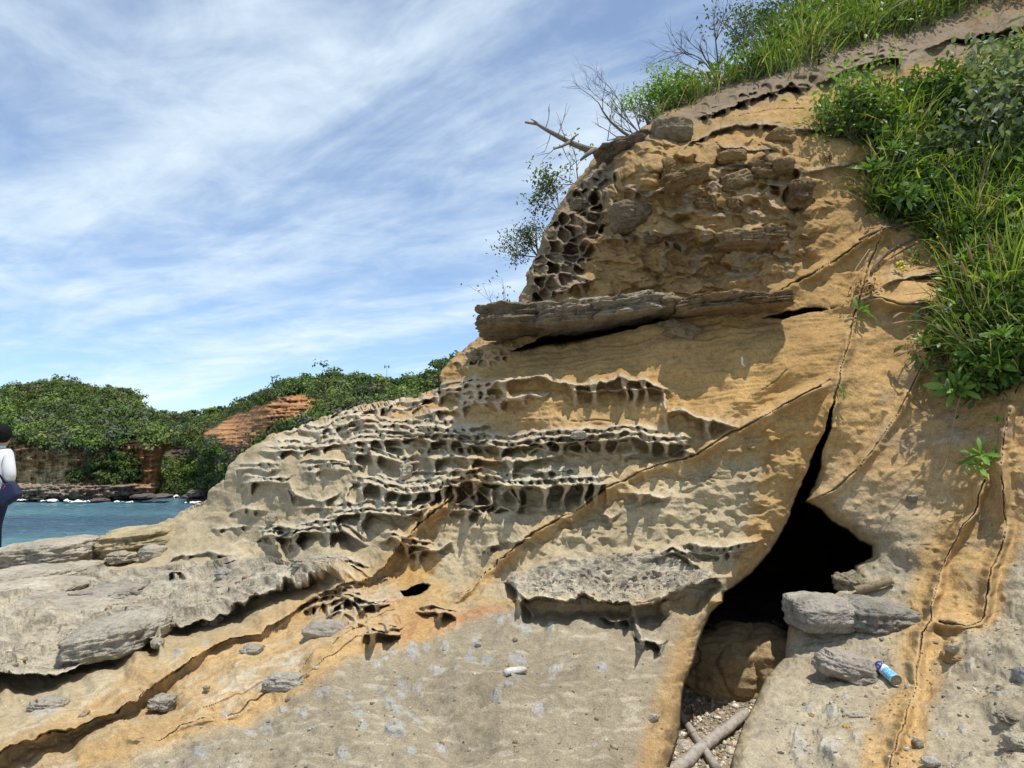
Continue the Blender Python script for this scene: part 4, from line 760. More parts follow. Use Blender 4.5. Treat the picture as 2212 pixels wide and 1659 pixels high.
# ground cover of small dark leaves
def cover(name, poly, n, size, pal, label, thick=.22, soft=12):
    q = inpoly_pts(poly, n, soft); B = surf(q[:, 0], q[:, 1]) + gnorm(q) * (rng.random(n) ** 1.4 * thick)[:, None] + rng.normal(0, .02, (n, 3))
    Dr = gnorm(q) * .6 + rng.normal(0, .8, (n, 3)) + [0, 0, .25]; L = size * rng.uniform(.5, 1.5, n)
    cl = .75 + .5 * fbm(q[:, 0] / 60, q[:, 1] / 50, 3, 501)[:, None]
    V, Q, C = leaves(B, Dr, L, L * .22, pick(pal, n) * np.clip(cl + .1, .4, 1.6))
    return tag(npmesh(name, V, Q, M_LEAF, C, smooth=False), label, name, kind='stuff')
VLOW = [(p[0], p[1]) for p in VEG]
cover('ground_cover', VLOW, 15000, .062, DGREEN * 1.6, 'dark leafy ground cover beneath the grass on the right hand slope', .30)
cover('hilltop_cover', VUP, 9000, .06, DGREEN * 1.7, 'dark leafy ground cover on the cliff top', .28, 5)
# grass that nobody could count, and straw
def turf(name, poly, n, L0, label, sf, w0=.0052):
    q = inpoly_pts(poly, n, 8); cl = fbm(q[:, 0] / 45, q[:, 1] / 60, 3, 551); q = q[cl > -.22]; n = len(q)
    c = pick(LGREEN, n); m = rng.random(n) < sf; c[m] = pick(STRAW, m.sum())
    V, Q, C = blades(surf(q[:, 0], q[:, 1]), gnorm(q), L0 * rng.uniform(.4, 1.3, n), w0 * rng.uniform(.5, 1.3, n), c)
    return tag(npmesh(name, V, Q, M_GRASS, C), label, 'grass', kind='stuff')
VGR = [(1800,262),(1850,250),(1930,250),(1990,245),(2050,235),(2120,195),(2212,150),(2300,110)] + VLOW[8:]
turf('slope_grass', VGR, 2400, .42, 'long green grass blades hanging over the right hand slope', .3)
turf('hilltop_grass', VUP, 6000, .28, 'bright green and straw coloured grass along the cliff top', .28)
# tufts: things, copied
def tuft_mesh(k, n, L0, sf=.1, w0=.008, lean=.2):
    c = pick(LGREEN, n); m = rng.random(n) < sf; c[m] = pick(STRAW, m.sum())
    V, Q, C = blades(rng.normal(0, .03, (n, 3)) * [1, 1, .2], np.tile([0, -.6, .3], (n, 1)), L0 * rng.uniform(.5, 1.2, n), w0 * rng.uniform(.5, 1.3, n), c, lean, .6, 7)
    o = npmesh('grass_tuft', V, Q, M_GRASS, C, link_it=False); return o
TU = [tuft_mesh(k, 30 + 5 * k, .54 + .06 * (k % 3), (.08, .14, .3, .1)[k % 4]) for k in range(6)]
tp = inpoly_pts([(1880,330),(1990,290),(2120,250),(2212,210),(2280,190),(2280,760),(2140,760),(2070,740),(2060,560),(1960,470),(1890,450)], 90, 4)
for i, (x, y) in enumerate(tp):
    o = TU[i % 6].copy(); link(o); o.location = surf(x, y); o.rotation_euler = (rng.normal(0, .15), rng.normal(-.1, .2), rng.normal(0, .7)); s_ = rng.uniform(.6, 1.15); o.scale = (s_,) * 3
    tag(o, 'arching green grass tuft among the leafy plants of the right hand slope', 'grass tuft', 'grass tufts on the right hand slope')
tp = inpoly_pts(VUP, 70, 2)
for i, (x, y) in enumerate(tp):
    o = TU[(i * 5) % 6].copy(); link(o); o.location = surf(x, y); o.rotation_euler = (rng.normal(0, .15), rng.normal(0, .2), rng.normal(0, .7)); s_ = rng.uniform(.5, .9); o.scale = (s_,) * 3
    tag(o, 'upright green grass tuft on the cliff top above the pitted rim', 'grass tuft', 'grass tufts on the cliff top')
# rosette plants
def ros_mesh(name, n, L0, pal, W=.26, spread=.9, K=6, bright=1., crowns=1, cr=.08):
    ps = []
    for c in range(crowns):
        ctr = np.array([0, 0, 0]) if c == 0 else np.array([rng.normal(0, cr), rng.normal(0, cr * .6), rng.normal(0, cr)])
        an = np.arange(n) * 2.399963 + rng.uniform(0, 6); el_ = np.linspace(.15, 1.25, n) * spread
        d = np.stack([np.sin(el_) * np.cos(an), np.sin(el_) * np.sin(an), np.cos(el_)], 1) + rng.normal(0, .1, (n, 3))
        L = L0 * np.linspace(.55, 1.1, n) * rng.uniform(.85, 1.1, n)
        ps.append(leaves(np.tile(ctr, (n, 1)) + d * L0 * .05, d, L, L * W * .5, pick(pal, n) * bright, .22, .32, K))
    V, Q, C = merge(ps); return npmesh(name, V, Q, M_LEAF, C, smooth=True, link_it=False)
MG = np.array([(.12, .23, .045), (.16, .28, .06), (.10, .19, .04), (.19, .31, .07)])
RO = [ros_mesh('rosette_plant', 12 + 2 * k, .17 + .015 * k, MG, .3, 1., 6) for k in range(4)]
TOWARD = Vector((-.15, -.8, .55)).normalized()
def orient(o, x, y, j=.25):
    nrm = Vector(gnorm(np.array([[x, y]]))[0]); d = (nrm * .9 + Vector((0, -.1, .55)) + Vector(rng.normal(0, j, 3))).normalized(); o.rotation_euler = d.to_track_quat('Z', 'Y').to_euler()
rp = np.concatenate([inpoly_pts(VLOW, 170, 2), inpoly_pts([(1875,330),(1960,330),(2000,470),(1930,490),(1880,450)], 26, 2), inpoly_pts([(2040,620),(2212,600),(2212,800),(2150,850),(2060,770)], 24, 2)])
for i, (x, y) in enumerate(rp):
    o = RO[i % 4].copy(); link(o); o.location = surf(x, y) + gnorm(np.array([[x, y]]))[0] * rng.uniform(.08, .26); orient(o, x, y, .35); s_ = rng.uniform(.4, .8); o.scale = (s_,) * 3
    tag(o, 'leafy green rosette plant among the grass of the right hand slope', 'plant', 'rosette plants on the right hand slope')
rp = inpoly_pts(VUP, 60, 2)
for i, (x, y) in enumerate(rp):
    o = RO[(i * 3) % 4].copy(); link(o); o.location = surf(x, y) + gnorm(np.array([[x, y]]))[0] * rng.uniform(.05, .2); orient(o, x, y, .35); s_ = rng.uniform(.35, .7); o.scale = (s_,) * 3
    tag(o, 'leafy green rosette plant on the cliff top above the pitted rim', 'plant', 'rosette plants on the cliff top')
SP = [(1858, 672, 60, 2, 'bright green rosette in the top of the long crack'), (1806, 848, 38, 1, 'small rosette plant in the middle of the long crack'),
 (1941, 592, 36, 2, 'small rosette on the ledge left of the yellow flowering rosette'), (1985, 562, 40, 3, 'cluster of rosettes on the ledge below the brown soil'), (2020, 552, 52, 3, 'yellow tinged rosette cluster at the right end of the ledge'),
 (2130, 1012, 84, 3, 'spreading toothed green plant in the crack on the lower right slope'), (2167, 926, 44, 1, 'pointed leaved small plant at the dark crack'), (2145, 908, 26, 1, 'tiny pale plant just left of the dark crack'),
 (2120, 812, 84, 4, 'big bushy rosette hanging at the lowest tip of the greenery'), (2160, 780, 84, 4, 'dense bright rosette clump above the lowest tip of the greenery'), (2100, 830, 56, 2, 'star shaped rosette at the left of the lowest tip'),
 (1905, 440, 56, 3, 'rosette clump overhanging the brown soil pocket'), (1945, 420, 60, 3, 'rosette clump in the middle over the soil pocket'), (1990, 505, 56, 3, 'rosette clump below the right side of the soil pocket'),
 (1780, 258, 36, 2, 'small rosette at the foot of the bare trunk'), (1815, 292, 44, 2, 'drooping rosette on the soil below the bare trunk'), (1850, 300, 48, 2, 'wide leaved plant right of the drooping rosette'),
 (2150, 1135, 14, 1, 'tiny creeping plant low in the dark crack'), (2143, 1148 + 20, 12, 1, 'tiniest sprig at the lower end of the dark crack')]
for x, y, w, nc, lab in SP:
    L0 = w * float(surfd(x, y)) / F * .5
    o = ros_mesh('crack_plant', 11, L0, MG, .27, 1.05, 6, 1.05, nc, L0 * .6); link(o); o.location = surf(x, y) + gnorm(np.array([[x, y]]))[0] * .03; orient(o, x, y, .12); tag(o, lab, 'plant')
    if 'yellow' in lab:
        bm = bmesh.new()
        for k in range(7): bmesh.ops.create_icosphere(bm, subdivisions=1, radius=.012, matrix=Matrix.Translation(rng.normal(0, L0 * .35, 3) + np.array([0, 0, L0 * .5])))
        bmobj('blossom', bm, plainmat('yellow_petal', (.75, .6, .05), .6), o)
# dead leaf mats
for x, y, w, lab in [(1862, 632, 44, 'mat of dead dark leaves above the bright rosette in the crack'), (1986, 676, 26, 'small dark dead tuft under the overhanging block'), (1785, 345, 16, 'tiny dark dead tuft on the bare rock below the trunk')]:
    n = 160; L0 = w * float(surfd(x, y)) / F
    V, Q, C = leaves(rng.normal(0, L0 * .32, (n, 3)), rng.normal(0, 1, (n, 3)), np.full(n, L0 * .2), np.full(n, L0 * .05), pick(np.array([(.06, .04, .03), (.10, .07, .045), (.04, .03, .025)]), n))
    o = npmesh('dead_foliage', V, Q, M_LEAF, C); o.location = surf(x, y) + [0, -.05, 0]; tag(o, lab, 'dead plant')
# big round leaves
for x, y, w, lab in [(2120, 560, 64, 'large round dark leaf plant in the middle of the right greenery'), (2065, 440, 44, 'round leaved plant right of the soil pocket'), (2150, 300, 60, 'round leaved plant at the right edge under tall grass')]:
    L0 = w * float(surfd(x, y)) / F; n = 5
    d = rng.normal(0, .7, (n, 3)) + [0, -.5, .5]
    V, Q, C = leaves(rng.normal(0, L0 * .3, (n, 3)) + [0, -.16, .05], d, np.full(n, L0 * .8), np.full(n, L0 * .42), pick(np.array([(.05, .11, .04), (.07, .13, .05)]), n), .1, .15, 6)
    o = npmesh('round_leaf_plant', V, Q, M_LEAF, C); o.location = surf(x, y); tag(o, lab, 'plant')
# straw culms drooping at the lower left of the greenery
tb = TB(4)
def culm(o0, p, head=True, col=(.34, .27, .17)):
    P = [surf(*p[0]) + [0, -.08, 0]]; k = len(p)
    for i, (x, y) in enumerate(p[1:]): P.append(pt(x, y, float(surfd(*p[0])) - .22 - .05 * i))
    P = np.array(P); t = np.linspace(0, 1, len(P)); tt = np.linspace(0, 1, 16); P = np.stack([np.interp(tt, t, P[:, j]) for j in range(3)], 1)
    P = (P + np.r_[P[:1], P[:-1]] + np.r_[P[1:], P[-1:]]) / 3; o0.tube(P, np.linspace(.0032, .0014, 16), col)
    if head: o0.tube(P[-5:], [.003, .007, .009, .007, .002], (.36, .25, .15))
for i, p in enumerate([[(2110,770),(2060,720),(2010,690),(1950,672),(1925,690)], [(2105,770),(2040,715),(1990,690),(1920,700)], [(2130,750),(2085,660),(2060,600),(2052,520)], [(2140,740),(2100,640),(2075,560)], [(2150,745),(2120,620),(2085,520)],
      [(2120,765),(2040,740),(1960,760),(1930,770)], [(2110,775),(2050,660),(1985,650),(1955,655)], [(2180,760),(2170,640),(2150,560),(2130,500)]]):
    tb = TB(4); culm(tb, p); o = tb.build('grass_stalk', M_GRASS); tag(o, 'dry straw coloured grass stalk with a drooping seed head arching from the lowest tuft', 'grass stalk', 'dry stalks at the lowest tuft')
tb = TB(4); culm(tb, [(1870,540),(1842,590),(1838,650),(1848,690)], False, (.5, .43, .3)); tag(tb.build('dangling_stem', M_GRASS), 'single pale dry stem dangling down the rock left of the soil pocket', 'stem')
tb = TB(4); culm(tb, [(2080,800),(2066,880),(2045,1000),(2020,910+130)], False, (.45, .38, .27)); 
o = tb.build('hanging_stem', M_GRASS); tag(o, 'long dry stem hanging from the lowest tip of the greenery', 'stem')
tb = TB(6); tb.tube([surf(x, y) + [0, -.03, 0] for x, y in [(1878,590),(1890,568),(1915,545),(1945,528),(1975,516),(2005,508)]], np.linspace(.012, .006, 6), (.16, .13, .10)); tag(tb.build('exposed_root', M_TWIG), 'dark root curving along the rock under the soil pocket', 'root')
tb = TB(6); tb.tube([surf(x, y) + [0, -.04, 0] for x, y in [(1852,520),(1875,508),(1900,498),(1925,490),(1950,492)]], np.linspace(.010, .006, 5), (.15, .12, .09)); tag(tb.build('exposed_root', M_TWIG), 'dark root at the lower lip of the soil pocket', 'root')

# grit and crumbs lying on the stone
def grit(poly, n, s0, label, name='grit'):
    q = inpoly_pts(poly, n, 4); P = surf(q[:, 0], q[:, 1]); sz = s0 * np.exp(rng.normal(0, .55, n)); v_ = bv[None] * (sz[:, None] * rng.uniform(.6, 1.3, (n, 3)))[:, None] * (1 + .18 * rng.normal(size=(n, len(bv), 1))) * [1, 1, .75] + P[:, None]
    pal_ = np.array([(.5, .45, .36), (.34, .29, .21), (.2, .17, .13), (.42, .37, .28), (.36, .25, .13)]); c = pal_[rng.integers(0, 5, n)] * rng.uniform(.8, 1.2, (n, 1))
    return tag(npmesh(name, v_.reshape(-1, 3), (bf[None] + (np.arange(n) * len(bv))[:, None, None]).reshape(-1, 3), M_ROCK, np.repeat(c, len(bv), 0)), label, 'grit', kind='stuff')
grit([(300,1640),(700,1440),(960,1390),(1440,1330),(1440,1650),(300,1680)], 420, .0042, 'fine stone crumbs scattered over the smooth grey apron')
grit([(1720,1480),(1900,1350),(2212,1300),(2212,1660),(1640,1660)], 520, .0048, 'fine stone crumbs scattered over the slope right of the cave')
grit([(0,1420),(250,1300),(600,1230),(700,1230),(330,1360),(0,1440)], 360, .007, 'stone crumbs scattered over the rough grey shelf')
grit([(1110,1290),(1240,1250),(1540,1240),(1440,1285)], 160, .006, 'stone crumbs on top of the rough projecting ledge')
# ---- bare shrubs, dead branch
def grow(tb, p, d, L, r, depth, col, spread=.55, kids=(2, 4), up=.1):
    n = 6; P = [p]; dd = d / np.linalg.norm(d)
    for i in range(n):
        dd = dd + rng.normal(0, .10, 3) + np.array([0, 0, up * .12]); dd /= np.linalg.norm(dd); P.append(P[-1] + dd * L / n)
    tb.tube(P, np.linspace(r, r * .45, n + 1), np.array(col) * rng.uniform(.8, 1.2))
    tips.append((P[-1], dd))
    if depth > 0:
        for k in range(rng.integers(*kids) + 1):
            j = rng.integers(2, n + 1); nd = dd + rng.normal(0, spread, 3); grow(tb, P[j], nd, L * rng.uniform(.45, .8), r * .5, depth - 1, col, spread, kids, up)
def shrub(name, base, dirs, L, r, depth, col, label, leaf=0, lsz=.03, cat='shrub', spread=.5, pal=None, back=0.):
    global tips
    tips = []; tb = TB(4); b = surf(*base) + [0, back, 0]
    for d in dirs: grow(tb, np.array(b), np.array(d, float) + rng.normal(0, .08, 3), L * rng.uniform(.75, 1.1), r, depth, col, spread)
    root = empty(name, b); tag(root, label, cat)
    o = tb.build('stem', M_TWIG, root); o.matrix_parent_inverse = Matrix.Translation(-Vector(b))
    if leaf:
        T = np.array([t[0] for t in tips]); k = rng.integers(0, len(T), leaf); B = T[k] + rng.normal(0, lsz * 1.6, (leaf, 3))
        V, Q, C = leaves(B, rng.normal(0, 1, (leaf, 3)) + [0, 0, .4], lsz * rng.uniform(.6, 1.4, leaf), np.full(leaf, lsz * .3), pick(DGREEN if pal is None else pal, leaf))
        f = npmesh('foliage', V, Q, M_LEAF, C, smooth=False, parent=root); f.matrix_parent_inverse = Matrix.Translation(-Vector(b))
    return root
TW = (.15, .125, .10); TWG = (.24, .22, .20)
OG = np.array([(.07, .10, .05), (.10, .14, .07), (.05, .08, .035)])
shrub('bare_shrub', (1560, 172), [(-.5, 0, .8), (-.3, -.1, 1), (-.7, .1, .55), (-.15, .1, 1), (-.9, 0, .4), (-.45, -.2, .9)], .55, .011, 3, TW, 'large leafless shrub fanning upward at the middle of the cliff top', back=.1, spread=.42)
shrub('bare_shrub', (1632, 128), [(-.2, 0, 1), (.1, 0, 1), (-.4, 0, .8)], .45, .009, 3, TW, 'leafless shrub with thin upright twigs right of the largest one', back=.1, spread=.4, leaf=240, lsz=.035, pal=OG)
shrub('bare_shrub', (1395, 285), [(-.8, 0, .6), (-.6, 0, .75), (-.9, -.1, .35), (-.5, .1, .9)], .38, .008, 3, TW, 'leafless tangled shrub beside the dead branch', back=.15, spread=.42)
shrub('leafy_shrub', (1165, 520), [(-.6, 0, .9), (-.3, 0, 1), (-.8, .1, .6), (-.7, 0, .3), (-.2, 0, 1.1)], .25, .008, 3, TW, 'grey green leafy shrub sticking out of the left cliff edge', leaf=1500, lsz=.026, pal=OG, back=.3)
shrub('leafy_shrub', (1215, 440), [(-.5, 0, .9), (-.2, 0, 1), (-.8, .1, .6)], .22, .007, 3, TW, 'twiggy shrub on the cliff edge above the grey green one', leaf=500, lsz=.035, pal=OG, back=.3)
shrub('bare_shrub', (1112, 668), [(-.75, 0, .7), (-.5, 0, 1.), (-.9, 0, .5)], .28, .005, 2, TWG, 'thin bare twigs just above the left end of the jutting slab', back=.1, spread=.4, leaf=60, lsz=.03)
shrub('bare_shrub', (1250, 372), [(-.8, -.1, .1), (-.5, 0, .3), (-.3, 0, .8)], .35, .007, 2, TW, 'thin bare twigs hanging below the dead branch', back=.1, spread=.5, leaf=120, lsz=.04, pal=LGREEN)
shrub('bare_shrub', (1790, 20), [(-.7, 0, .6), (-.4, 0, .9), (-.9, 0, .2)], .38, .008, 3, TW, 'twisted leafless shrub on the skyline at the top', back=.2, spread=.45)
shrub('leafy_shrub', (1430, 250), [(-.4, 0, 1), (.1, 0, 1), (-.7, 0, .6), (.3, 0, .8)], .26, .007, 3, TW, 'small leafy shrub on the rim above the round boulder', leaf=1500, lsz=.032, pal=MG, back=.25)
shrub('leafy_shrub', (1500, 215), [(-.4, 0, 1), (.1, 0, 1), (-.7, 0, .6)], .26, .007, 3, TW, 'leafy shrub below the largest leafless shrub', leaf=1500, lsz=.032, pal=MG, back=.3)
shrub('leafy_shrub', (1680, 82), [(-.4, 0, 1), (.1, 0, 1), (-.7, 0, .6), (.5, 0, .6)], .32, .008, 3, TW, 'dark leafy shrub on the skyline right of the leafless shrubs', leaf=1700, lsz=.035, pal=DGREEN * 1.3, back=.3)
shrub('leafy_shrub', (1730, 40), [(-.4, 0, 1), (.1, 0, 1), (-.7, 0, .6), (.5, 0, .6)], .32, .008, 3, TW, 'dark leafy shrub higher on the skyline near the top', leaf=1700, lsz=.035, pal=DGREEN * 1.3, back=.3)
shrub('leafy_shrub', (1835, 305), [(-.6, -.3, .8), (-.2, -.3, 1), (-.8, -.1, .4), (.1, -.4, .8)], .30, .014, 3, (.17, .13, .10), 'half bare shrub with a thick grey trunk leaning left over the shadowed hollow', leaf=700, lsz=.05, pal=MG, spread=.55)
shrub('leafy_shrub', (2015, 280), [(-.1, -.3, 1), (-.4, -.3, .8), (.3, -.3, .9)], .30, .010, 3, TWG, 'pale forked bare branch with dense leaves in the upper greenery', leaf=900, lsz=.05, pal=DGREEN * 1.4)
shrub('leafy_shrub', (2180, 330), [(-.4, -.5, .6), (.1, -.5, .8), (-.6, -.4, .3)], .42, .010, 3, TWG, 'silvery narrow leaved shrub at the right edge', leaf=1300, lsz=.07, pal=np.array([(.16, .2, .14), (.2, .24, .18), (.12, .17, .1)]))
# dead branch
def poly3(pts, depth0, ddepth): return [pt(x, y, depth0 + ddepth * i) for i, (x, y) in enumerate(pts)]
dz = float(surfd(1300, 350)) + .05
root = empty('dead_branch', pt(1290, 345, dz)); tag(root, 'thick weathered dead branch pointing left into the sky from the cliff edge', 'branch')
def pk(tb, name, mat=M_TWIG):
    o = tb.build(name, mat, root); o.matrix_parent_inverse = Matrix.Translation(-root.location); return o
tb = TB(7); tb.tube(poly3([(1300,352),(1286,326),(1262,320),(1232,308),(1206,294),(1180,280),(1160,268),(1134,264)], dz, -.02), [0.040, 0.036, 0.030, 0.024, 0.022, 0.017, 0.013, 0.009], (.20, .17, .14))
tb.tube(poly3([(1300,352),(1290,372),(1275,392),(1262,412)], dz, .02), [0.040, 0.036, 0.032, 0.022], (.13, .11, .09)); pk(tb, 'limb')
for p, r in [([(1168,274),(1158,264),(1147,257)], .012), ([(1232,306),(1214,316),(1196,322)], .016), ([(1232,306),(1240,296),(1250,289)], .012), ([(1284,322),(1268,334),(1254,346)], .025)]:
    tb = TB(6); tb.tube(poly3(p, dz - .1, -.03), [r, r * .75, r * .4], (.22, .19, .16)); pk(tb, 'side_branch')
tips = []; tb = TB(4)
for x, y, dx, dy in [(1178,280,.1,.4),(1205,294,.15,.45),(1222,304,-.1,.3),(1200,318,-.2,-.4),(1215,316,.1,-.5),(1190,286,-.1,-.4),(1250,345,-.3,-.2)]:
    grow(tb, pt(x, y, dz - .1), np.array([dx, 0, dy]), .18, .004, 1, TW, .5)
pk(tb, 'twig')
root = None
for p, r, lab in [([(1372,302),(1345,285),(1318,262),(1302,240),(1293,222)], .016, 'curved bare branch rising left from the rim beside the dead branch'), ([(1402,268),(1394,252),(1380,248)], .022, 'short broken dark stump on the rim'), ([(1362,300),(1335,298),(1312,304)], .010, 'low thin bare branch just right of the dead branch')]:
    tb = TB(6); tips = []; P = poly3(p, float(surfd(1372, 325)) + .2, -.03); tb.tube(P, np.linspace(r, r * .3, len(p)), (.16, .135, .11))
    if r < .02:
        for q in P[1:]: grow(tb, np.array(q), np.array([rng.normal(0, .5), 0, .6]), .25, .004, 1, TW, .5)
    tag(tb.build('branch', M_TWIG), lab, 'branch')

# ------------------------------------------------------------------ far headlands
SEAZ = float(pt(200, 1083, 104.)[2])
def hill(name, poly, x0, x1, y0, y1, depthf, colf, st=1.6, edge=5.):
    X, Y = np.meshgrid(np.arange(x0, x1, st), np.arange(y0, y1, st)); wxx = 4 * fbm(X / 24, Y / 24, 3, 601)
    sdp = sdist(X + wxx, Y + 3 * fbm(X / 14, Y / 14, 3, 602), poly)
    Dh = depthf(X, Y) + edge * np.exp(-np.clip(sdp, 0, None) / 6) + np.clip(-sdp, 0, None) * .6
    st1 = fbm((X + wxx) / 70, (Y + .05 * X) / 5, 4, 603, .6); st2 = fbm((X + wxx) / 26, (Y + .03 * X) / 14, 4, 604); st3 = fbm(X / 8, Y / 60, 3, 605)
    Dh -= 1.6 * st1 + 1.8 * st2 + .6 * st3 + .5 * fbm((X + wxx) / 12, Y / 4, 4, 606)
    k = (sdp > -8).ravel(); Q = gridquads(*X.shape); Q = Q[k[Q].all(1)]; u = np.unique(Q); rm = np.full(X.size, -1, np.int64); rm[u] = np.arange(len(u))
    P = pt(X, Y, Dh); C = colf(X, Y, st1, st2, st3)
    o = npmesh(name, P.reshape(-1, 3)[u], rm[Q], M_FAR, np.concatenate([np.clip(C, .01, .9), np.full(X.shape + (1,), .5)], -1).reshape(-1, 4)[u]); tag(o, kind='structure')
    return X, Y, P
PA = [(-900,1090),(-900,960),(-760,905),(-560,870),(-260,848),(-60,850),(0,854),(30,842),(80,836),(112,829),(135,828),(170,839),(210,847),(280,852),(298,868),(306,888),(322,898),(346,926),(356,946),(364,958),(352,966),(342,1000),(338,1050),(326,1070),(250,1084),(0,1090)]
def dA(X, Y): return 106 + np.clip(952 - Y, 0, None) * .17 - np.clip(Y - 1045, 0, None) * .04 + np.abs(X - 150) * .012 - 2.5 * sst(1040, 1052, Y)
BARE_A = [[(-900,985),(0,948),(30,955),(80,962),(150,962),(240,966),(300,952),(350,962),(345,1000),(335,1062),(-900,1092)], [(20,930),(40,935),(55,950),(20,952)], [(112,935),(130,931),(134,946),(114,950)], [(118,912),(135,910),(133,920),(120,922)], [(268,948),(320,945),(322,962),(270,965)], [(0,885),(12,890),(8,905),(0,905)]]
def cA(X, Y, a, b, c):
    col = np.broadcast_to(C3(.42, .27, .13), X.shape + (3,)).copy()
    col = mix(col, C3(.50, .38, .22), sst(1000, 1020, Y) * sst(190, 120, X) + 0 * X)
    col = mix(col, C3(.19, .13, .08), sst(990, 968, Y) * sst(930, 950, Y) * .4 * sst(260, 200, X))
    col = mix(col, C3(.44, .21, .08), sst(215, 260, X) * .8)
    col = mix(col, C3(.36, .30, .14), (np.hypot((X - 145) / 22, (Y - 985) / 14) < 1) * .6)
    col = mix(col, C3(.13, .085, .05), sst(.04, .28, a) * .5); col = mix(col, C3(.46, .36, .22), sst(.08, .3, -a) * .35)
    col = mix(col, C3(.34, .21, .14), sst(1038, 1050, Y) * sst(200, 260, X) * .8)
    col = mix(col, C3(.20, .165, .135), sst(1040, 1052, Y + 8 * b) * sst(330, 260, X) * .85)
    col = mix(col, C3(.085, .07, .06), sst(1076, 1082, Y + 4 * b) * .8)
    return mix(col, C3(.05, .06, .025), sst(966, 950, Y + 12 * b + 8 * a) * .9)
XA, YA, PAg = hill('headland', PA, -905, 380, 815, 1096, dA, cA)
for bp in BARE_A[1:]: pass
CB = np.array([(330,905,165),(400,903,172),(480,897,160),(345,1000,128),(420,1000,122),(330,1085,109),(450,1085,104),(490,985,94),(500,960,90),(560,900,84),(640,860,84),(700,870,80),(600,950,78),(520,1000,84),(520,1060,95),(560,860,95),(660,824,100),(735,820,100),(860,840,92),(950,800,80),(1000,780,78),(700,920,74),(850,870,74),(1100,760,78),(1000,900,70),(440,940,112),(470,915,112)], float)
_x, _w = tps_fit(CB)
def dB(X, Y):
    q = np.stack([X.ravel(), Y.ravel()], 1) / 1000; o = np.zeros(len(q))
    for i in range(0, len(q), 40000):
        z = q[i:i + 40000]; d = np.hypot(z[:, None, 0] - _x[None, :, 0], z[:, None, 1] - _x[None, :, 1]); o[i:i + 40000] = np.where(d > 0, d * d * np.log(d + 1e-12), 0) @ _w[:len(_x)] + _w[-3] + z @ _w[-2:]
    return np.exp(o).reshape(X.shape)
PB_ = [(318,1092),(322,990),(330,906),(350,902),(380,900),(430,903),(470,900),(492,894),(510,880),(560,861),(610,838),(660,825),(735,821),(790,825),(860,840),(920,829),(950,806),(1000,780),(1120,760),(1120,960),(700,1010),(500,1092)]
RED = [(436,942),(470,918),(510,896),(560,876),(600,862),(650,850),(700,864),(712,868),(700,888),(690,908),(640,925),(600,945),(540,985),(500,1010),(482,1010),(492,985),(484,965),(440,952)]
SCREE = [(352,985),(372,966),(405,962),(440,972),(445,990),(420,1003),(370,1005)]
SCREE2 = [(462,985),(490,962),(520,968),(510,1000),(480,1020),(465,1005)]
def cB(X, Y, a, b, c):
    col = np.broadcast_to(C3(.05, .065, .025), X.shape + (3,)).copy(); wv = 4 * b
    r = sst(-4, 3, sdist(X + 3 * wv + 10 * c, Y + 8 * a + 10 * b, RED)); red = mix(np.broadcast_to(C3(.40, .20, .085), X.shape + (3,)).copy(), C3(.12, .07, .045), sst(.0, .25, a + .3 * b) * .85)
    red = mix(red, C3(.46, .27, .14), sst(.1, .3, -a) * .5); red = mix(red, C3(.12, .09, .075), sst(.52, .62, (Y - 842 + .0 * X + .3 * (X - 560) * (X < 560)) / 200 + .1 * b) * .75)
    col = mix(col, red.transpose(2, 0, 1).transpose(1, 2, 0) if False else C3(0, 0, 0), r * 0) ; col = col * (1 - r)[..., None] + red * r[..., None]
    for P_ in (SCREE, SCREE2): 
        r = sst(-5, 3, sdist(X + wv, Y + 3 * a, P_)); col = mix(col, C3(.14, .10, .075), r)
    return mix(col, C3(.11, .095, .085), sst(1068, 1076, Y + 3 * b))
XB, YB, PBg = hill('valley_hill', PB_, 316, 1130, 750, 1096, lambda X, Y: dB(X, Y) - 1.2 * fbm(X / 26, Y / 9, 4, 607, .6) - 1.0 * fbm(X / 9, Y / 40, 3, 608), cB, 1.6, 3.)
def samp(X, Y, P, q):
    st = X[0, 1] - X[0, 0]; j = np.clip(((q[:, 0] - X[0, 0]) / st).round().astype(int), 0, X.shape[1] - 1); i = np.clip(((q[:, 1] - Y[0, 0]) / st).round().astype(int), 0, X.shape[0] - 1); return P[i, j]
FG = 1.25 * np.array([(.050, .085, .022), (.065, .105, .025), (.090, .135, .03), (.038, .06, .022), (.08, .10, .038), (.06, .095, .03), (.11, .15, .035)])
GL = np.array([(.17, .20, .16), (.14, .17, .13), (.20, .22, .18)])
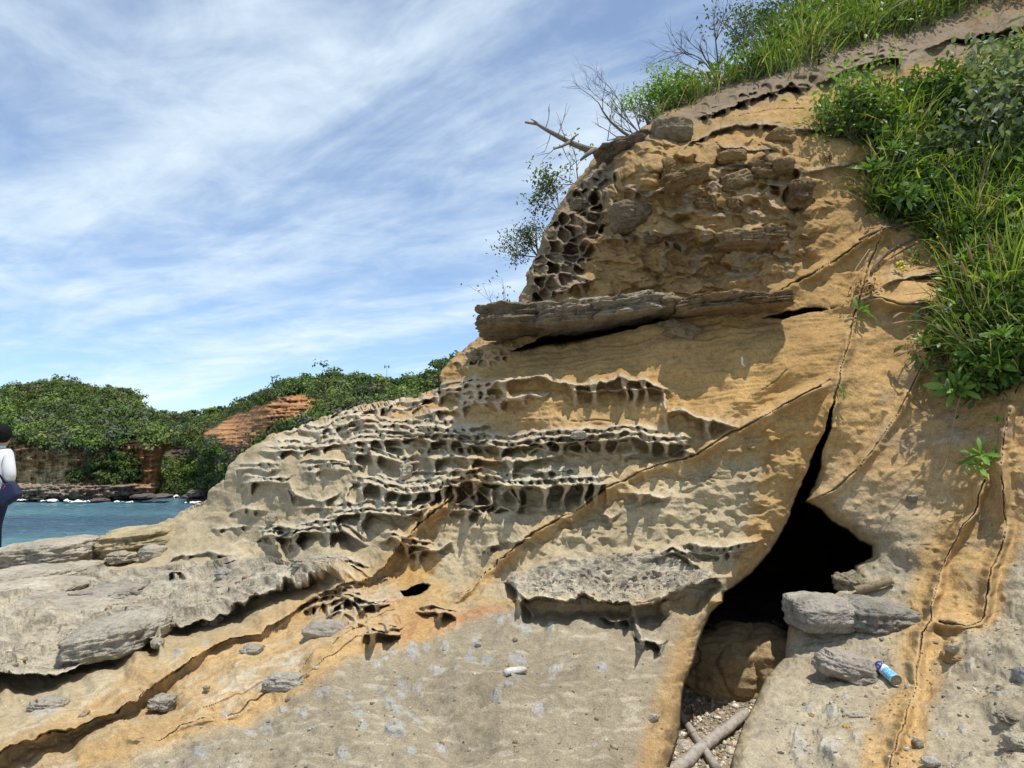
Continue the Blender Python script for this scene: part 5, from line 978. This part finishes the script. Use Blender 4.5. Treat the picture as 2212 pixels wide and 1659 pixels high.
def clump(c, r, nl, colr, flat=.75, lf=.125):
    """crown clumps: leaf sprays through the outer part of a flattened ball, several small lobes"""
    n = len(c); V = []; 
    lob = rng.normal(0, .5, (n, 5, 3)); k = rng.integers(0, 5, (n, nl)); ctr = np.take_along_axis(lob, k[..., None].repeat(3, 2), 1)
    d = rng.normal(0, 1, (n, nl, 3)); d[..., 2] = np.abs(d[..., 2]) * .9 - .25; d /= np.linalg.norm(d, axis=2)[..., None]
    p = (ctr * .8 + d * rng.uniform(.4, .75, (n, nl, 1))) * [1, 1, flat]
    B = (c[:, None] + p * r[:, None, None]).reshape(-1, 3); nn = (d + [0, 0, .15] + rng.normal(0, .3, d.shape)).reshape(-1, 3)
    a = np.cross(nn, rng.normal(0, 1, nn.shape)); a /= np.linalg.norm(a, axis=1)[:, None]; b = np.cross(nn, a); b /= np.linalg.norm(b, axis=1)[:, None]
    s = (r[:, None] * lf * rng.uniform(.5, 1.3, (n, nl))).reshape(-1, 1)
    V = np.stack([B - a * s, B - b * s * .7, B + a * s, B + b * s * .7], 1)
    C = np.repeat(colr, nl, 0) * rng.uniform(.78, 1.2, (n * nl, 1))
    return V.reshape(-1, 3), np.arange(n * nl * 4).reshape(-1, 4), np.repeat(C, 4, 0)
def scrub(name, X, Y, P, poly, bare, n, rr, nl, label, pal=FG, up=.2):
    q = inpoly_pts(poly, n, 0, -900); 
    for b_ in bare: q = q[~inside(q[:, 0], q[:, 1], b_)]
    c = samp(X, Y, P, q) + [0, 0, up]; r = rng.uniform(*rr, len(q)); cn_ = fbm(q[:, 0] / 40, q[:, 1] / 30, 3, 611)
    colr = pick(pal, len(q)) * (1 + 1.1 * cn_)[:, None]; g_ = (rng.random(len(q)) < .10) & (q[:, 1] > 890); colr[g_] = pick(GL, g_.sum()) * .7
    br = rng.random(len(q)) < .05; colr[br] = pick(np.array([(.12, .095, .07), (.14, .12, .10)]), br.sum())
    return tag(npmesh(name, *(lambda t: (t[0], t[1]))(cl := clump(c, r, nl, colr)), M_SCRUB, cl[2], smooth=False), label, 'scrub', kind='stuff')
VA = [(-880,965),(-750,912),(-560,875),(-200,850),(0,856),(30,844),(80,838),(112,831),(135,830),(170,841),(210,849),(280,854),(296,870),(304,890),(320,900),(345,928),(354,946),(335,955),(250,964),(170,968),(90,960),(20,945),(-200,945),(-880,990)]
scrub('headland_scrub', XA, YA, PAg, VA, BARE_A[1:], 2800, (.4, 2.0), 170, 'dense green scrub covering the left headland above its cliff')
VB = [(332,908),(350,904),(380,902),(430,905),(470,902),(492,896),(510,882),(560,863),(610,840),(660,827),(735,823),(790,827),(860,842),(920,831),(950,808),(1000,782),(1040,775),(1040,900),(700,960),(520,1060),(500,1068),(335,1068),(330,1000),(345,965)]
scrub('valley_scrub', XB, YB, PBg, VB, [RED, SCREE, SCREE2], 2000, (.35, 1.8), 170, 'green scrub and low trees filling the valley and the hill beyond the red cliff')
def bush_thing(name, X, Y, P, pxs, rr, nl, pal, label, cat, stem=True, lf=.18):
    q = np.array(pxs, float); c = samp(X, Y, P, q) + [0, -.5, .25]; base = c.mean(0) - [0, 0, .6]
    root = empty(name, base); tag(root, label, cat); r = rng.uniform(*rr, len(q))
    V, Q, C = clump(c - base, r, nl, pick(pal, len(q)), .8, lf); npmesh('foliage', V, Q, M_SCRUB, C, smooth=False, parent=root)
    if stem:
        tb = TB(4); 
        for k in range(0, len(q), max(1, len(q) // 8)): tb.tube([np.array([0, 0, -.1]), (c[k] - base) * .5, c[k] - base], [.12, .08, .04], (.14, .11, .09))
        tb.build('stem', M_TWIG, root)
    return root
DOME = [(150,1032),(170,1026),(190,1015),(206,1002),(230,990),(250,982),(272,982),(288,992),(298,1008),(306,1030),(300,1042),(240,1045),(215,1040),(190,1034)]
bush_thing('bush', XA, YA, PAg, inpoly_pts(DOME, 85), (.7, 1.3), 130, FG * .8, 'big dome of dark green bushes against the foot of the left far cliff', 'bush')
for x, y, n, lab in [(50, 938, 6, 'silvery grey bush beside the head of the standing person'), (98, 950, 8, 'silvery grey bush above the dark hollow in the far cliff'), (163, 902, 8, 'pale grey bush in the middle of the left headland'), (218, 903, 5, 'pale grey bush right of the middle one on the left headland'), (188, 925, 5, 'small grey bush below the pair of pale grey bushes')]:
    bush_thing('grey_bush', XA, YA, PAg, np.array([x, y]) + rng.normal(0, 1, (n, 2)) * [8, 4], (.35, .7), 34, GL * .9, lab, 'bush', True)
bush_thing('tree', XA, YA, PAg, np.array([42, 874]) + rng.normal(0, 1, (10, 2)) * [11, 4], (.6, 1.0), 40, np.array([(.17, .20, .04), (.15, .19, .05)]), 'yellow green tree near the top left of the headland', 'tree')
bush_thing('tree', XA, YA, PAg, np.array([232, 862]) + rng.normal(0, 1, (7, 2)) * [8, 4], (.5, .9), 40, np.array([(.13, .11, .10), (.15, .13, .11)]), 'greyish bare looking tree near the right shoulder of the headland', 'tree')
bush_thing('bush', XB, YB, PBg, np.array([480, 985]) + rng.normal(0, 1, (9, 2)) * [9, 6], (.5, .8), 40, np.array([(.11, .19, .03), (.09, .16, .03)]), 'bright green bush in front of the brown scree', 'bush')
bush_thing('bush', XB, YB, PBg, np.array([470, 1040]) + rng.normal(0, 1, (12, 2)) * [12, 12], (.6, 1.), 44, FG * .7, 'dark bush near the shore beside the ribbed rock', 'bush')
bush_thing('bush', XB, YB, PBg, np.array([610, 930]) + rng.normal(0, 1, (6, 2)) * [9, 4], (.3, .5), 34, FG, 'small green bush growing on the red far cliff', 'bush')
# skyline trees, copied
TR = []
for k in range(3):
    V, Q, C = clump(np.array([[0, 0, .9], [.4, 0, .8], [-.45, .1, .75]]), np.array([.8, .6, .6]), 160, pick(FG, 3) * 1.1, .75, .17)
    cr = npmesh('crown', V, Q, M_SCRUB, C, smooth=False, link_it=False); tb = TB(5); tb.tube([[0, 0, -.6], [.02, 0, .2], [.05, 0, .9]], [.13, .10, .05], (.13, .105, .085)); TR.append((cr, tb.build('trunk', M_TWIG, link_it=False)))
def trees(X, Y, P, pxs, lab, grp, s0):
    for i, (x, y) in enumerate(pxs):
        c = samp(X, Y, P, np.array([[x, y + 4.]]))[0]; o = empty('tree', c, rng.uniform(0, 6)); s = s0 * rng.uniform(.8, 1.3); o.scale = (s, s, s * rng.uniform(.8, 1.1)); tag(o, lab, 'tree', grp)
        for pch in TR[i % 3]: d = pch.copy(); link(d, o)
trees(XA, YA, PAg, [(x, float(np.interp(x, [p[0] for p in VA[:13]], [p[1] for p in VA[:13]]))) for x in range(-20, 300, 15)], 'round crowned tree on the skyline of the left headland', 'trees on the skyline of the left headland', 1.0)
trees(XB, YB, PBg, [(340,908),(356,904),(374,903),(396,902),(415,903),(440,903),(462,901),(478,899)], 'round crowned tree on the distant skyline of the valley', 'trees on the valley skyline', 1.6)
trees(XB, YB, PBg, [(x, float(np.interp(x, [p[0] for p in VB[5:16]], [p[1] for p in VB[5:16]]))) for x in (505,525,545,565,585,605,622,640,655,675,690,708,722,738,755,772,790,806,822,850,872,890,906,922,936,950,962)], 'round crowned tree on the skyline behind the red far cliff', 'trees on the skyline behind the red cliff', .95)
# shore rocks
for x, y, w, h, lab in [(425, 1068, 40, 14, 'dark rounded boulder at the mouth of the valley'), (350, 1073, 40, 10, 'low grey rock at the right foot of the headland'), (430, 1082, 60, 9, 'low dark rock awash in front of the valley'), (410, 1072, 26, 8, 'small dark rock left of the rounded boulder'), (218, 1080, 36, 7, 'dark wave washed rock between the two lines of surf'), (310, 1073, 50, 10, 'brown flat rock at the foot of the headland point')]:
    d = 103.; m = d / F; p = pt(x, y, d); p[2] = max(p[2], SEAZ + .1); o = lumpy('shore_rock', p, (w * m, 3, h * m * 1.3), M_FAR, (.13, .105, .09), x, 4, .25, 2., .5); tag(o, lab, 'rock')

# ------------------------------------------------------------------ mast and bird
b0 = pt(835, 842, 95.); root = empty('mast', b0); tag(root, 'thin grey mast with small instruments standing on the far skyline', 'mast')
tb = TB(6); H = 54 * 95 / F; tb.tube([[0, 0, -.3], [0, 0, H]], [.055, .035], (.30, .32, .33)); tb.build('pole', M_TWIG, root)
tb = TB(4); tb.tube([[-.28, 0, H * .93], [.28, 0, H * .93]], [.03, .03], (.22, .23, .24)); tb.build('crossarm', M_TWIG, root)
for x in (-.26, .26):
    tb = TB(6); tb.tube([[x, 0, H * .87], [x, 0, H * 1.0]], [.085, .07], (.16, .17, .18)); tb.build('instrument', M_TWIG, root)
bm = bmesh.new(); s_ = .14
for a, b, c in [((0, -.5, 0), (.12, 0, .06), (-.12, 0, .06)), ((0, .6, 0), (-.12, 0, .06), (.12, 0, .06)), ((0, -.5, 0), (0, 0, -.1), (.12, 0, .06)), ((0, -.5, 0), (-.12, 0, .06), (0, 0, -.1)), ((0, .6, 0), (.12, 0, .06), (0, 0, -.1)), ((0, .6, 0), (0, 0, -.1), (-.12, 0, .06)),
                ((.1, -.15, .05), (.1, .2, .05), (.9, .1, .4)), ((-.1, -.15, .05), (-.9, .1, .4), (-.1, .2, .05))]:
    bm.faces.new([bm.verts.new(Vector(q) * s_) for q in (a, b, c)])
o = bmobj('bird', bm, plainmat('dark_feather', (.05, .05, .05)), smooth=False); o.location = pt(962, 771, 38.); o.rotation_euler = (0, .3, .8); tag(o, 'tiny dark bird flying left of the pitted rim', 'bird')

# ------------------------------------------------------------------ sea
m, nt, b = newmat('sea_water'); L = nt.links.new
g = N(nt, 'ShaderNodeNewGeometry'); mp = N(nt, 'ShaderNodeMapping'); mp.inputs['Scale'].default_value = (.16, .5, 1); L(g.outputs['Position'], mp.inputs['Vector'])
n1 = N(nt, 'ShaderNodeTexNoise', Scale=.12, Detail=3.); L(mp.outputs[0], n1.inputs['Vector'])
n2 = N(nt, 'ShaderNodeTexNoise', Scale=2.6, Detail=5., Roughness=.65); L(mp.outputs[0], n2.inputs['Vector'])
r = ramp(nt, n1.outputs[0], [(.35, (.050, .090, .135)), (.5, (.065, .135, .185)), (.65, (.10, .215, .25))]); L(r.outputs[0], b.inputs['Base Color'])
b.inputs['Roughness'].default_value = .12; b.inputs['IOR'].default_value = 1.33; b.inputs['Specular IOR Level'].default_value = .5
bp = N(nt, 'ShaderNodeBump', Strength=1., Distance=.5); L(n2.outputs[0], bp.inputs['Height']); L(bp.outputs[0], b.inputs['Normal'])
sx_ = np.concatenate([-np.geomspace(3000, 125, 12), np.arange(-120, 30, .4), np.geomspace(35, 3000, 12)]); sy_ = np.concatenate([np.arange(9, 125, .4), np.geomspace(130, 4000, 12)])
SX, SY = np.meshgrid(sx_, sy_); near = (np.abs(SX) < 121) * (SY < 126)
sz_ = SEAZ + near * (- .02 + .24 * fbm(SX / 5, SY / 2.0, 4, 651, .6) + .10 * fbm(SX / 1.6, SY / .8, 3, 652, .6))
sea = npmesh('sea', np.stack([SX, SY, sz_], -1).reshape(-1, 3), gridquads(*SX.shape), m); tag(sea, kind='structure')
M_FOAM = plainmat('sea_foam', (.80, .82, .82), .9, .06, 2)
fp = []
for x0, x1, y, h, s_ in [(75,128,1086,4,1), (133,195,1087,6,2), (232,305,1079,5,3), (243,292,1088,4,4), (300,392,1077,5,5), (20,72,1084,2.5,6), (395,440,1090,3,7), (165,185,1080,2,8)]:
    a = on_z(np.array(x0), np.array(float(y)), SEAZ); b_ = on_z(np.array(x1), np.array(float(y)), SEAZ); Lf = np.linalg.norm(b_ - a); nu = int(Lf / .18) + 2
    U, Vv = np.meshgrid(np.linspace(0, 1, nu), np.linspace(-1, 1, 12)); hw = .5 + 1.5 * np.abs(fbm(U * Lf / 2.5, U * 0, 3, 660 + s_))
    X_ = a[0] + U * (b_[0] - a[0]); Y_ = a[1] + U * (b_[1] - a[1]) + Vv * hw; env = np.clip(1 - Vv ** 2, 0, 1) * sst(0, .12, U) * sst(1, .88, U)
    nz_ = fbm(X_ / 1.5, Y_ / .7, 4, 670 + s_, .6); Z_ = SEAZ + .10 + env * (.10 + h * .02 + .7 * np.clip(nz_, -.3, .4))
    kq = ((Z_ > SEAZ + .19)); Qf = gridquads(*U.shape); Qf = Qf[kq.ravel()[Qf].all(1)]; fp.append((np.stack([X_, Y_, Z_], -1).reshape(-1, 3), Qf, np.zeros((U.size, 3))))
V, Q, C = merge(fp); tag(npmesh('foam', V, Q, M_FOAM), 'white surf breaking along the foot of the far cliffs', 'surf', kind='stuff')

# ------------------------------------------------------------------ person with shoulder bag
PD = 8.8; PB0 = Vector(pt(-26, 1222, PD))
skin = plainmat('skin', (.42, .26, .18), .6, .06, 20); shirt_m = plainmat('white_cotton', (.74, .74, .75), .9, .04, 8); navy = plainmat('navy_cotton', (.018, .026, .065), .85, .25, 12); hair_m = plainmat('black_hair', (.010, .009, .009), .7, .4, 90, .08)
def skinned(name, J, E, mat, parent=None, loc=None, sub=2, smooth_=True):
    me = bpy.data.meshes.new(name); ks = list(J); me.from_pydata([J[k][:3] for k in ks], [(ks.index(a), ks.index(b)) for a, b in E], []); me.materials.append(mat)
    o = bpy.data.objects.new(name, me); link(o, parent)
    if loc is not None: o.location = loc
    md = o.modifiers.new('skin', 'SKIN'); md.use_smooth_shade = True
    for i, k in enumerate(ks):
        r = J[k][3]; me.skin_vertices[0].data[i].radius = (r, J[k][4] if len(J[k]) > 4 else r)
    me.skin_vertices[0].data[0].use_root = True
    s = o.modifiers.new('sub', 'SUBSURF'); s.levels = sub; s.render_levels = sub
    dg = bpy.context.evaluated_depsgraph_get(); ev = o.evaluated_get(dg); nm = bpy.data.meshes.new_from_object(ev); o.modifiers.clear(); o.data = nm
    if not nm.materials: nm.materials.append(mat)
    for p in nm.polygons: p.use_smooth = True
    return o
J = {'pel': (.03, 0, .90, .115), 'wai': (.02, 0, 1.06, .105), 'che': (.03, 0, 1.25, .13), 'nkb': (.055, .0, 1.40, .062), 'nk': (.07, .01, 1.45, .055), 'hd': (.08, .02, 1.53, .078), 'hd2': (.08, .025, 1.61, .088), 'hd3': (.08, .02, 1.66, .06),
     'jaw': (.068, .085, 1.505, .04), 'nose': (.064, .125, 1.55, .014), 'sr': (.17, 0, 1.33, .058), 'er': (.225, -.03, 1.05, .040), 'wr': (.13, .17, .98, .028), 'hr': (.09, .22, .98, .034), 'sl': (-.125, 0, 1.33, .058), 'el': (-.20, -.02, 1.05, .04), 'wl': (-.17, .13, .86, .028), 'hl': (-.16, .19, .83, .034),
     'lr': (.115, 0, .84, .085), 'kr': (.045, .02, .48, .056), 'ar': (.075, -.01, .09, .04), 'tr': (.07, .14, .04, .034), 'll': (-.06, 0, .84, .085), 'kl': (-.11, .03, .48, .056), 'al': (-.15, 0, .09, .04), 'tl': (-.16, .15, .04, .034), 'ea': (.165, .02, 1.55, .014), 'eb': (-.004, .02, 1.55, .014)}
for k, (bx_, w_, sgn) in {'r': ('hr', 'wr', 1), 'l': ('hl', 'wl', -1)}.items():
    h_ = np.array(J[bx_][:3]); f_ = h_ - np.array(J[w_][:3]); f_ /= np.linalg.norm(f_); sd_ = np.cross(f_, [0, 0, 1]); sd_ /= np.linalg.norm(sd_); dn = np.cross(sd_, f_)
    for i, (o_, ln) in enumerate([(-.030, .066), (-.010, .074), (.010, .070), (.028, .056)]):
        a = h_ + f_ * .03 + sd_ * o_; J[f'f{k}{i}a'] = (*a, .0095); J[f'f{k}{i}b'] = (*(a + f_ * ln * .55 - dn * .012), .0085); J[f'f{k}{i}c'] = (*(a + f_ * ln * .9 - dn * .036), .007)
    a = h_ - sd_ * .034 * sgn; J[f't{k}a'] = (*a, .011); J[f't{k}b'] = (*(a - sd_ * .02 * sgn + f_ * .03), .0095); J[f't{k}c'] = (*(a - sd_ * .022 * sgn + f_ * .055 - dn * .01), .008)
E = [('pel','wai'),('wai','che'),('che','nkb'),('nkb','nk'),('nk','hd'),('hd','hd2'),('hd2','hd3'),('hd','jaw'),('hd','nose'),('hd','ea'),('hd','eb'),('che','sr'),('sr','er'),('er','wr'),('wr','hr'),('che','sl'),('sl','el'),('el','wl'),('wl','hl'),('pel','lr'),('lr','kr'),('kr','ar'),('ar','tr'),('pel','ll'),('ll','kl'),('kl','al'),('al','tl')]
for k in 'rl':
    for i in range(4): E += [('h' + k, f'f{k}{i}a'), (f'f{k}{i}a', f'f{k}{i}b'), (f'f{k}{i}b', f'f{k}{i}c')]
    E += [('h' + k, f't{k}a'), (f't{k}a', f't{k}b'), (f't{k}b', f't{k}c')]
person = skinned('person', J, E, skin, None, PB0); tag(person, 'person seen from behind in white shirt and navy trousers at the left edge', 'person')
def sub(J_, keys, grow_): return {k: (*J_[k][:3], J_[k][3] + grow_) for k in keys}
S = sub(J, ['che', 'wai', 'pel', 'nkb', 'sr', 'er', 'sl', 'el'], .026); S['pel'] = (.035, -.005, .935, .150); S['wai'] = (.03, -.01, 1.06, .140); S['che'] = (.03, -.01, 1.26, .148); S['nkb'] = (.055, 0, 1.405, .070); S['sr'] = (.16, 0, 1.315, .090); S['er'] = (.222, -.032, 1.06, .074); S['sl'] = (-.115, 0, 1.315, .090); S['el'] = (-.2, -.02, 1.05, .07)
S['cr'] = (.175, .06, 1.0, .052); S['cl'] = (-.19, .04, .97, .052); S['hem'] = (.035, -.005, .89, .155)
shirt = skinned('shirt', S, [('che','wai'),('wai','pel'),('pel','hem'),('che','nkb'),('che','sr'),('sr','er'),('er','cr'),('che','sl'),('sl','el'),('el','cl')], shirt_m, person)
for o_, amp_ in ((shirt, .010),):
    co_ = np.zeros(len(o_.data.vertices) * 3, np.float32); o_.data.vertices.foreach_get('co', co_); V = co_.reshape(-1, 3).astype(float)
T_ = {'pel': (.035, 0, .90, .135), 'lr': (.118, 0, .80, .098), 'kr': (.045, .01, .48, .078), 'ar': (.072, 0, .10, .075), 'br': (.072, 0, .05, .076), 'll': (-.06, 0, .80, .098), 'kl': (-.11, .02, .48, .078), 'al': (-.148, 0, .10, .075), 'bl': (-.148, 0, .05, .076)}
skinned('trousers', T_, [('pel','lr'),('lr','kr'),('kr','ar'),('ar','br'),('pel','ll'),('ll','kl'),('kl','al'),('al','bl')], navy, person)
hr = lumpy('hair', (.08, -.005, 1.585), (.205, .215, .25), hair_m, (.02, .02, .02), 5, 5, .05, 2.5, parent=person)
cs = skinned('collar', {'a': (.0, .02, 1.415, .022), 'b': (.03, -.055, 1.425, .022), 'c': (.09, -.055, 1.43, .022), 'd': (.125, .02, 1.42, .022)}, [('a','b'),('b','c'),('c','d')], plainmat('pale_blue_collar', (.45, .58, .62), .9, .05), person)
for x_, y_ in ((.07, .06), (-.155, .07)): lumpy('shoe', (x_, y_, .035), (.09, .27, .085), plainmat('white_shoe', (.6, .6, .6), .7), (.6, .6, .6), 2, 4, .04, parent=person)
for x_ in (.045, .098): lumpy('eye', (x_, .098, 1.565), (.022, .016, .014), plainmat('eye', (.05, .04, .035), .2), (.1, .1, .1), 2, 3, .0, parent=person)
# bag: a slouched pouch with a pointed lower corner, and its strap
bc = PB0 + Vector((.262, -.03, .86)); root = empty('shoulder_bag', bc); tag(root, 'navy shoulder bag hanging behind the elbow of the person', 'bag')
out = [(-.085, .13), (.0, .145), (.045, .10), (.085, .035), (.105, -.01), (.085, -.05), (.02, -.10), (-.06, -.15), (-.10, -.16), (-.12, -.05), (-.11, .08)]
bm = bmesh.new(); rings = []
for k, (yy, sc_) in enumerate([(-.06, .72), (-.05, .93), (-.015, 1.), (.03, 1.), (.06, .9), (.068, .7)]): rings.append([bm.verts.new((x * sc_ - .003, yy + .008 * math.sin(9 * x + 7 * z), z * sc_)) for x, z in out])
for a, b_ in zip(rings[:-1], rings[1:]):
    for i in range(len(out)): bm.faces.new([a[i], a[(i + 1) % len(out)], b_[(i + 1) % len(out)], b_[i]])
bm.faces.new(rings[0][::-1]); bm.faces.new(rings[-1]); bmesh.ops.subdivide_edges(bm, edges=bm.edges[:], cuts=1, smooth=.6, use_grid_fill=True); bmesh.ops.recalc_face_normals(bm, faces=bm.faces[:])
bmobj('pouch', bm, navy, root)
tb = TB(5); tb.tube([(-.07, -.03, .13), (-.13, -.10, .28), (-.20, -.14, .42), (-.26, -.10, .52), (-.30, .0, .57), (-.30, .10, .5), (-.2, .14, .3), (-.06, .06, .12)], .012, (.02, .028, .07)); tb.build('strap', navy, root)
bm = bmesh.new(); bmesh.ops.create_cube(bm, size=1, matrix=Matrix.Translation((-.06, -.062, .075)) @ Matrix.Rotation(.5, 4, 'Y') @ Matrix.Diagonal((.010, .006, .05, 1))); bmesh.ops.bevel(bm, geom=bm.edges[:], offset=.002, segments=1, affect='EDGES'); bmobj('zip_pull', bm, plainmat('red_tag', (.5, .05, .04), .6), root)

# ------------------------------------------------------------------ spray can
m, nt, b = newmat('printed_tin'); at = N(nt, 'ShaderNodeVertexColor', layer_name='Col'); nt.links.new(at.outputs['Color'], b.inputs['Base Color']); b.inputs['Roughness'].default_value = .3; b.inputs['Specular IOR Level'].default_value = .6
pa = surf(1886, 1438) + [0, -.02, .036]; pb = surf(1926, 1470) + [0, -.03, .034]; ax = Vector(pb - pa); ax = ax.normalized() * .165; pa = pb - np.array(ax)
root = empty('spray_can', pa); root.rotation_euler = ax.to_track_quat('Z', 'Y').to_euler(); tag(root, 'empty blue and white spray can lying beside the pinkish grey rock', 'spray can')
nu, nv = 48, 60; TH, ZZ = np.meshgrid(np.linspace(0, 2 * math.pi, nu, endpoint=False), np.linspace(0, 1, nv)); Rr = .0255 * np.ones_like(ZZ); Rr = np.where(ZZ < .06, .020 + .0055 * np.sqrt(np.clip(ZZ / .06, 0, 1)), Rr); Rr = np.where(ZZ > .985, .0262, Rr)
Cn = np.zeros(ZZ.shape + (3,)); Cn[:] = (.14, .45, .68); Cn[ZZ < .36] = (.012, .035, .22); wz = (ZZ > .30 + .05 * np.sin(3 * TH)) & (ZZ < .46 + .03 * np.sin(2 * TH)); Cn[wz] = (.75, .8, .84)
Cn[(np.abs(((TH * 3 / 6.283) % 1) - .5) < .03) & (ZZ > .4)] = (.02, .10, .35); pale = (fbm(TH * 2, ZZ * 9, 3, 9) > .12) & (ZZ > .5); Cn[pale] = (.45, .68, .82)
for k in range(3): Cn[(np.abs(ZZ - .12 - .06 * k) < .012) & (np.sin(TH * 9 + k) > -.2)] = (.6, .66, .75)
Cn[ZZ > .975] = (.12, .11, .10)
ii = np.arange(nu * nv).reshape(nv, nu); jj = np.roll(ii, -1, 1); Qc = np.stack([ii[:-1], jj[:-1], jj[1:], ii[1:]], -1).reshape(-1, 4)
npmesh('printed_body', np.stack([Rr * np.cos(TH), Rr * np.sin(TH), ZZ * .165], -1).reshape(-1, 3), Qc, m, Cn.reshape(-1, 3), parent=root)
def disc(name, prof, mat):
    bm = bmesh.new(); rs = [[bm.verts.new((r * math.cos(a), r * math.sin(a), z)) for a in np.linspace(0, 6.2832, 32, endpoint=False)] for r, z in prof]
    for a, b_ in zip(rs[:-1], rs[1:]):
        for i in range(32): bm.faces.new([a[i], a[(i + 1) % 32], b_[(i + 1) % 32], b_[i]])
    bm.faces.new(rs[-1]); return bmobj(name, bm, mat, root)
disc('hollow_base', [(.0258, .1648), (.0245, .163), (.022, .154), (.015, .148), (.005, .1465)], plainmat('rusty_tin', (.42, .36, .26), .45, .3, 120, .5, .5))
disc('cap', [(.020, .0), (.019, -.004), (.017, -.012), (.010, -.014), (.004, -.014)], plainmat('dark_blue_plastic', (.012, .02, .09), .35))

# ------------------------------------------------------------------ sky, sun, camera
SUNDIR = Vector((.22, -.17, .95)).normalized()
el = math.asin(SUNDIR.z); az = math.atan2(SUNDIR.x, SUNDIR.y)
W = bpy.data.worlds.new('World'); SC.world = W; W.use_nodes = True; nt = W.node_tree; L = nt.links.new
bg = nt.nodes['Background']
sky = nt.nodes.new('ShaderNodeTexSky'); sky.sky_type = 'NISHITA'; sky.sun_disc = False; sky.sun_elevation = el; sky.sun_rotation = az
sky.air_density = 1.0; sky.dust_density = .0; sky.ozone_density = 3.2; sky.altitude = 1200
tc = nt.nodes.new('ShaderNodeTexCoord'); sx = nt.nodes.new('ShaderNodeSeparateXYZ'); L(tc.outputs['Generated'], sx.inputs[0])
def mth(op, a, b=None, c=None):
    m = nt.nodes.new('ShaderNodeMath'); m.operation = op
    for i, v in enumerate((a, b, c)):
        if v is None: continue
        if hasattr(v, 'is_linked'): L(v, m.inputs[i])
        else: m.inputs[i].default_value = v
    return m.outputs[0]
zc = mth('ADD', mth('MAXIMUM', sx.outputs[2], 0.), .10)     # a cloud sheet seen in perspective
u = mth('DIVIDE', sx.outputs[0], zc); v = mth('DIVIDE', sx.outputs[1], zc)
th = R(57)                                                  # streaks run towards the left horizon
a = mth('ADD', mth('MULTIPLY', u, -math.sin(th)), mth('MULTIPLY', v, math.cos(th)))
b = mth('ADD', mth('MULTIPLY', u, math.cos(th)), mth('MULTIPLY', v, math.sin(th)))
def nz(sa, sb, det, rough, dist, off):
    cb = nt.nodes.new('ShaderNodeCombineXYZ'); L(mth('MULTIPLY', a, sa), cb.inputs[0]); L(mth('MULTIPLY', b, sb), cb.inputs[1]); cb.inputs[2].default_value = off
    n = nt.nodes.new('ShaderNodeTexNoise'); n.inputs['Scale'].default_value = 1; n.inputs['Detail'].default_value = det; n.inputs['Roughness'].default_value = rough; n.inputs['Distortion'].default_value = dist
    L(cb.outputs[0], n.inputs['Vector']); return n.outputs[0]
c1 = nz(.15, .80, 3, .5, .5, 3.1); c2 = nz(.7, 1.7, 6, .58, 1.0, 7.7); c3 = nz(3.0, 4.2, 6, .62, .5, 1.3)
s1 = mth('ADD', mth('MULTIPLY', c1, .52), mth('MULTIPLY', c2, .30)); s1 = mth('ADD', s1, mth('MULTIPLY', c3, .18))
cr = nt.nodes.new('ShaderNodeValToRGB'); cr.color_ramp.elements[0].position = .42; cr.color_ramp.elements[1].position = .64; cr.color_ramp.interpolation = 'EASE'
cr.color_ramp.elements[0].color = (.18, .18, .18, 1); cr.color_ramp.elements[1].color = (.95, .95, .95, 1); L(s1, cr.inputs[0])
mx = nt.nodes.new('ShaderNodeMix'); mx.data_type = 'RGBA'; L(cr.outputs[0], mx.inputs[0]); L(mixc(nt, sky.outputs[0], (.84, .98, 1.10), 1.), mx.inputs[6]); mx.inputs[7].default_value = (6.0, 6.9, 7.5, 1)
L(mx.outputs[2], bg.inputs['Color']); bg.inputs['Strength'].default_value = .15
sd = bpy.data.lights.new('sun', 'SUN'); sd.energy = 4.7; sd.angle = R(.5); sd.color = (1, .95, .87)
so = bpy.data.objects.new('sun', sd); link(so); so.rotation_euler = SUNDIR.to_track_quat('Z', 'Y').to_euler()
cam = bpy.data.cameras.new('camera'); co = bpy.data.objects.new('camera', cam); link(co); SC.camera = co
cam.sensor_width = 36; cam.lens = F / 2212 * 36; cam.clip_end = 8000; cam.clip_start = .05
co.location = EYE; co.rotation_euler = (math.pi / 2 + PITCH, 0, 0)
vs = SC.view_settings; vs.view_transform = 'Standard'; vs.look = 'None'; vs.exposure = 0; vs.gamma = 1
SC.cycles.max_bounces = 6; SC.cycles.diffuse_bounces = 3; SC.cycles.transparent_max_bounces = 4
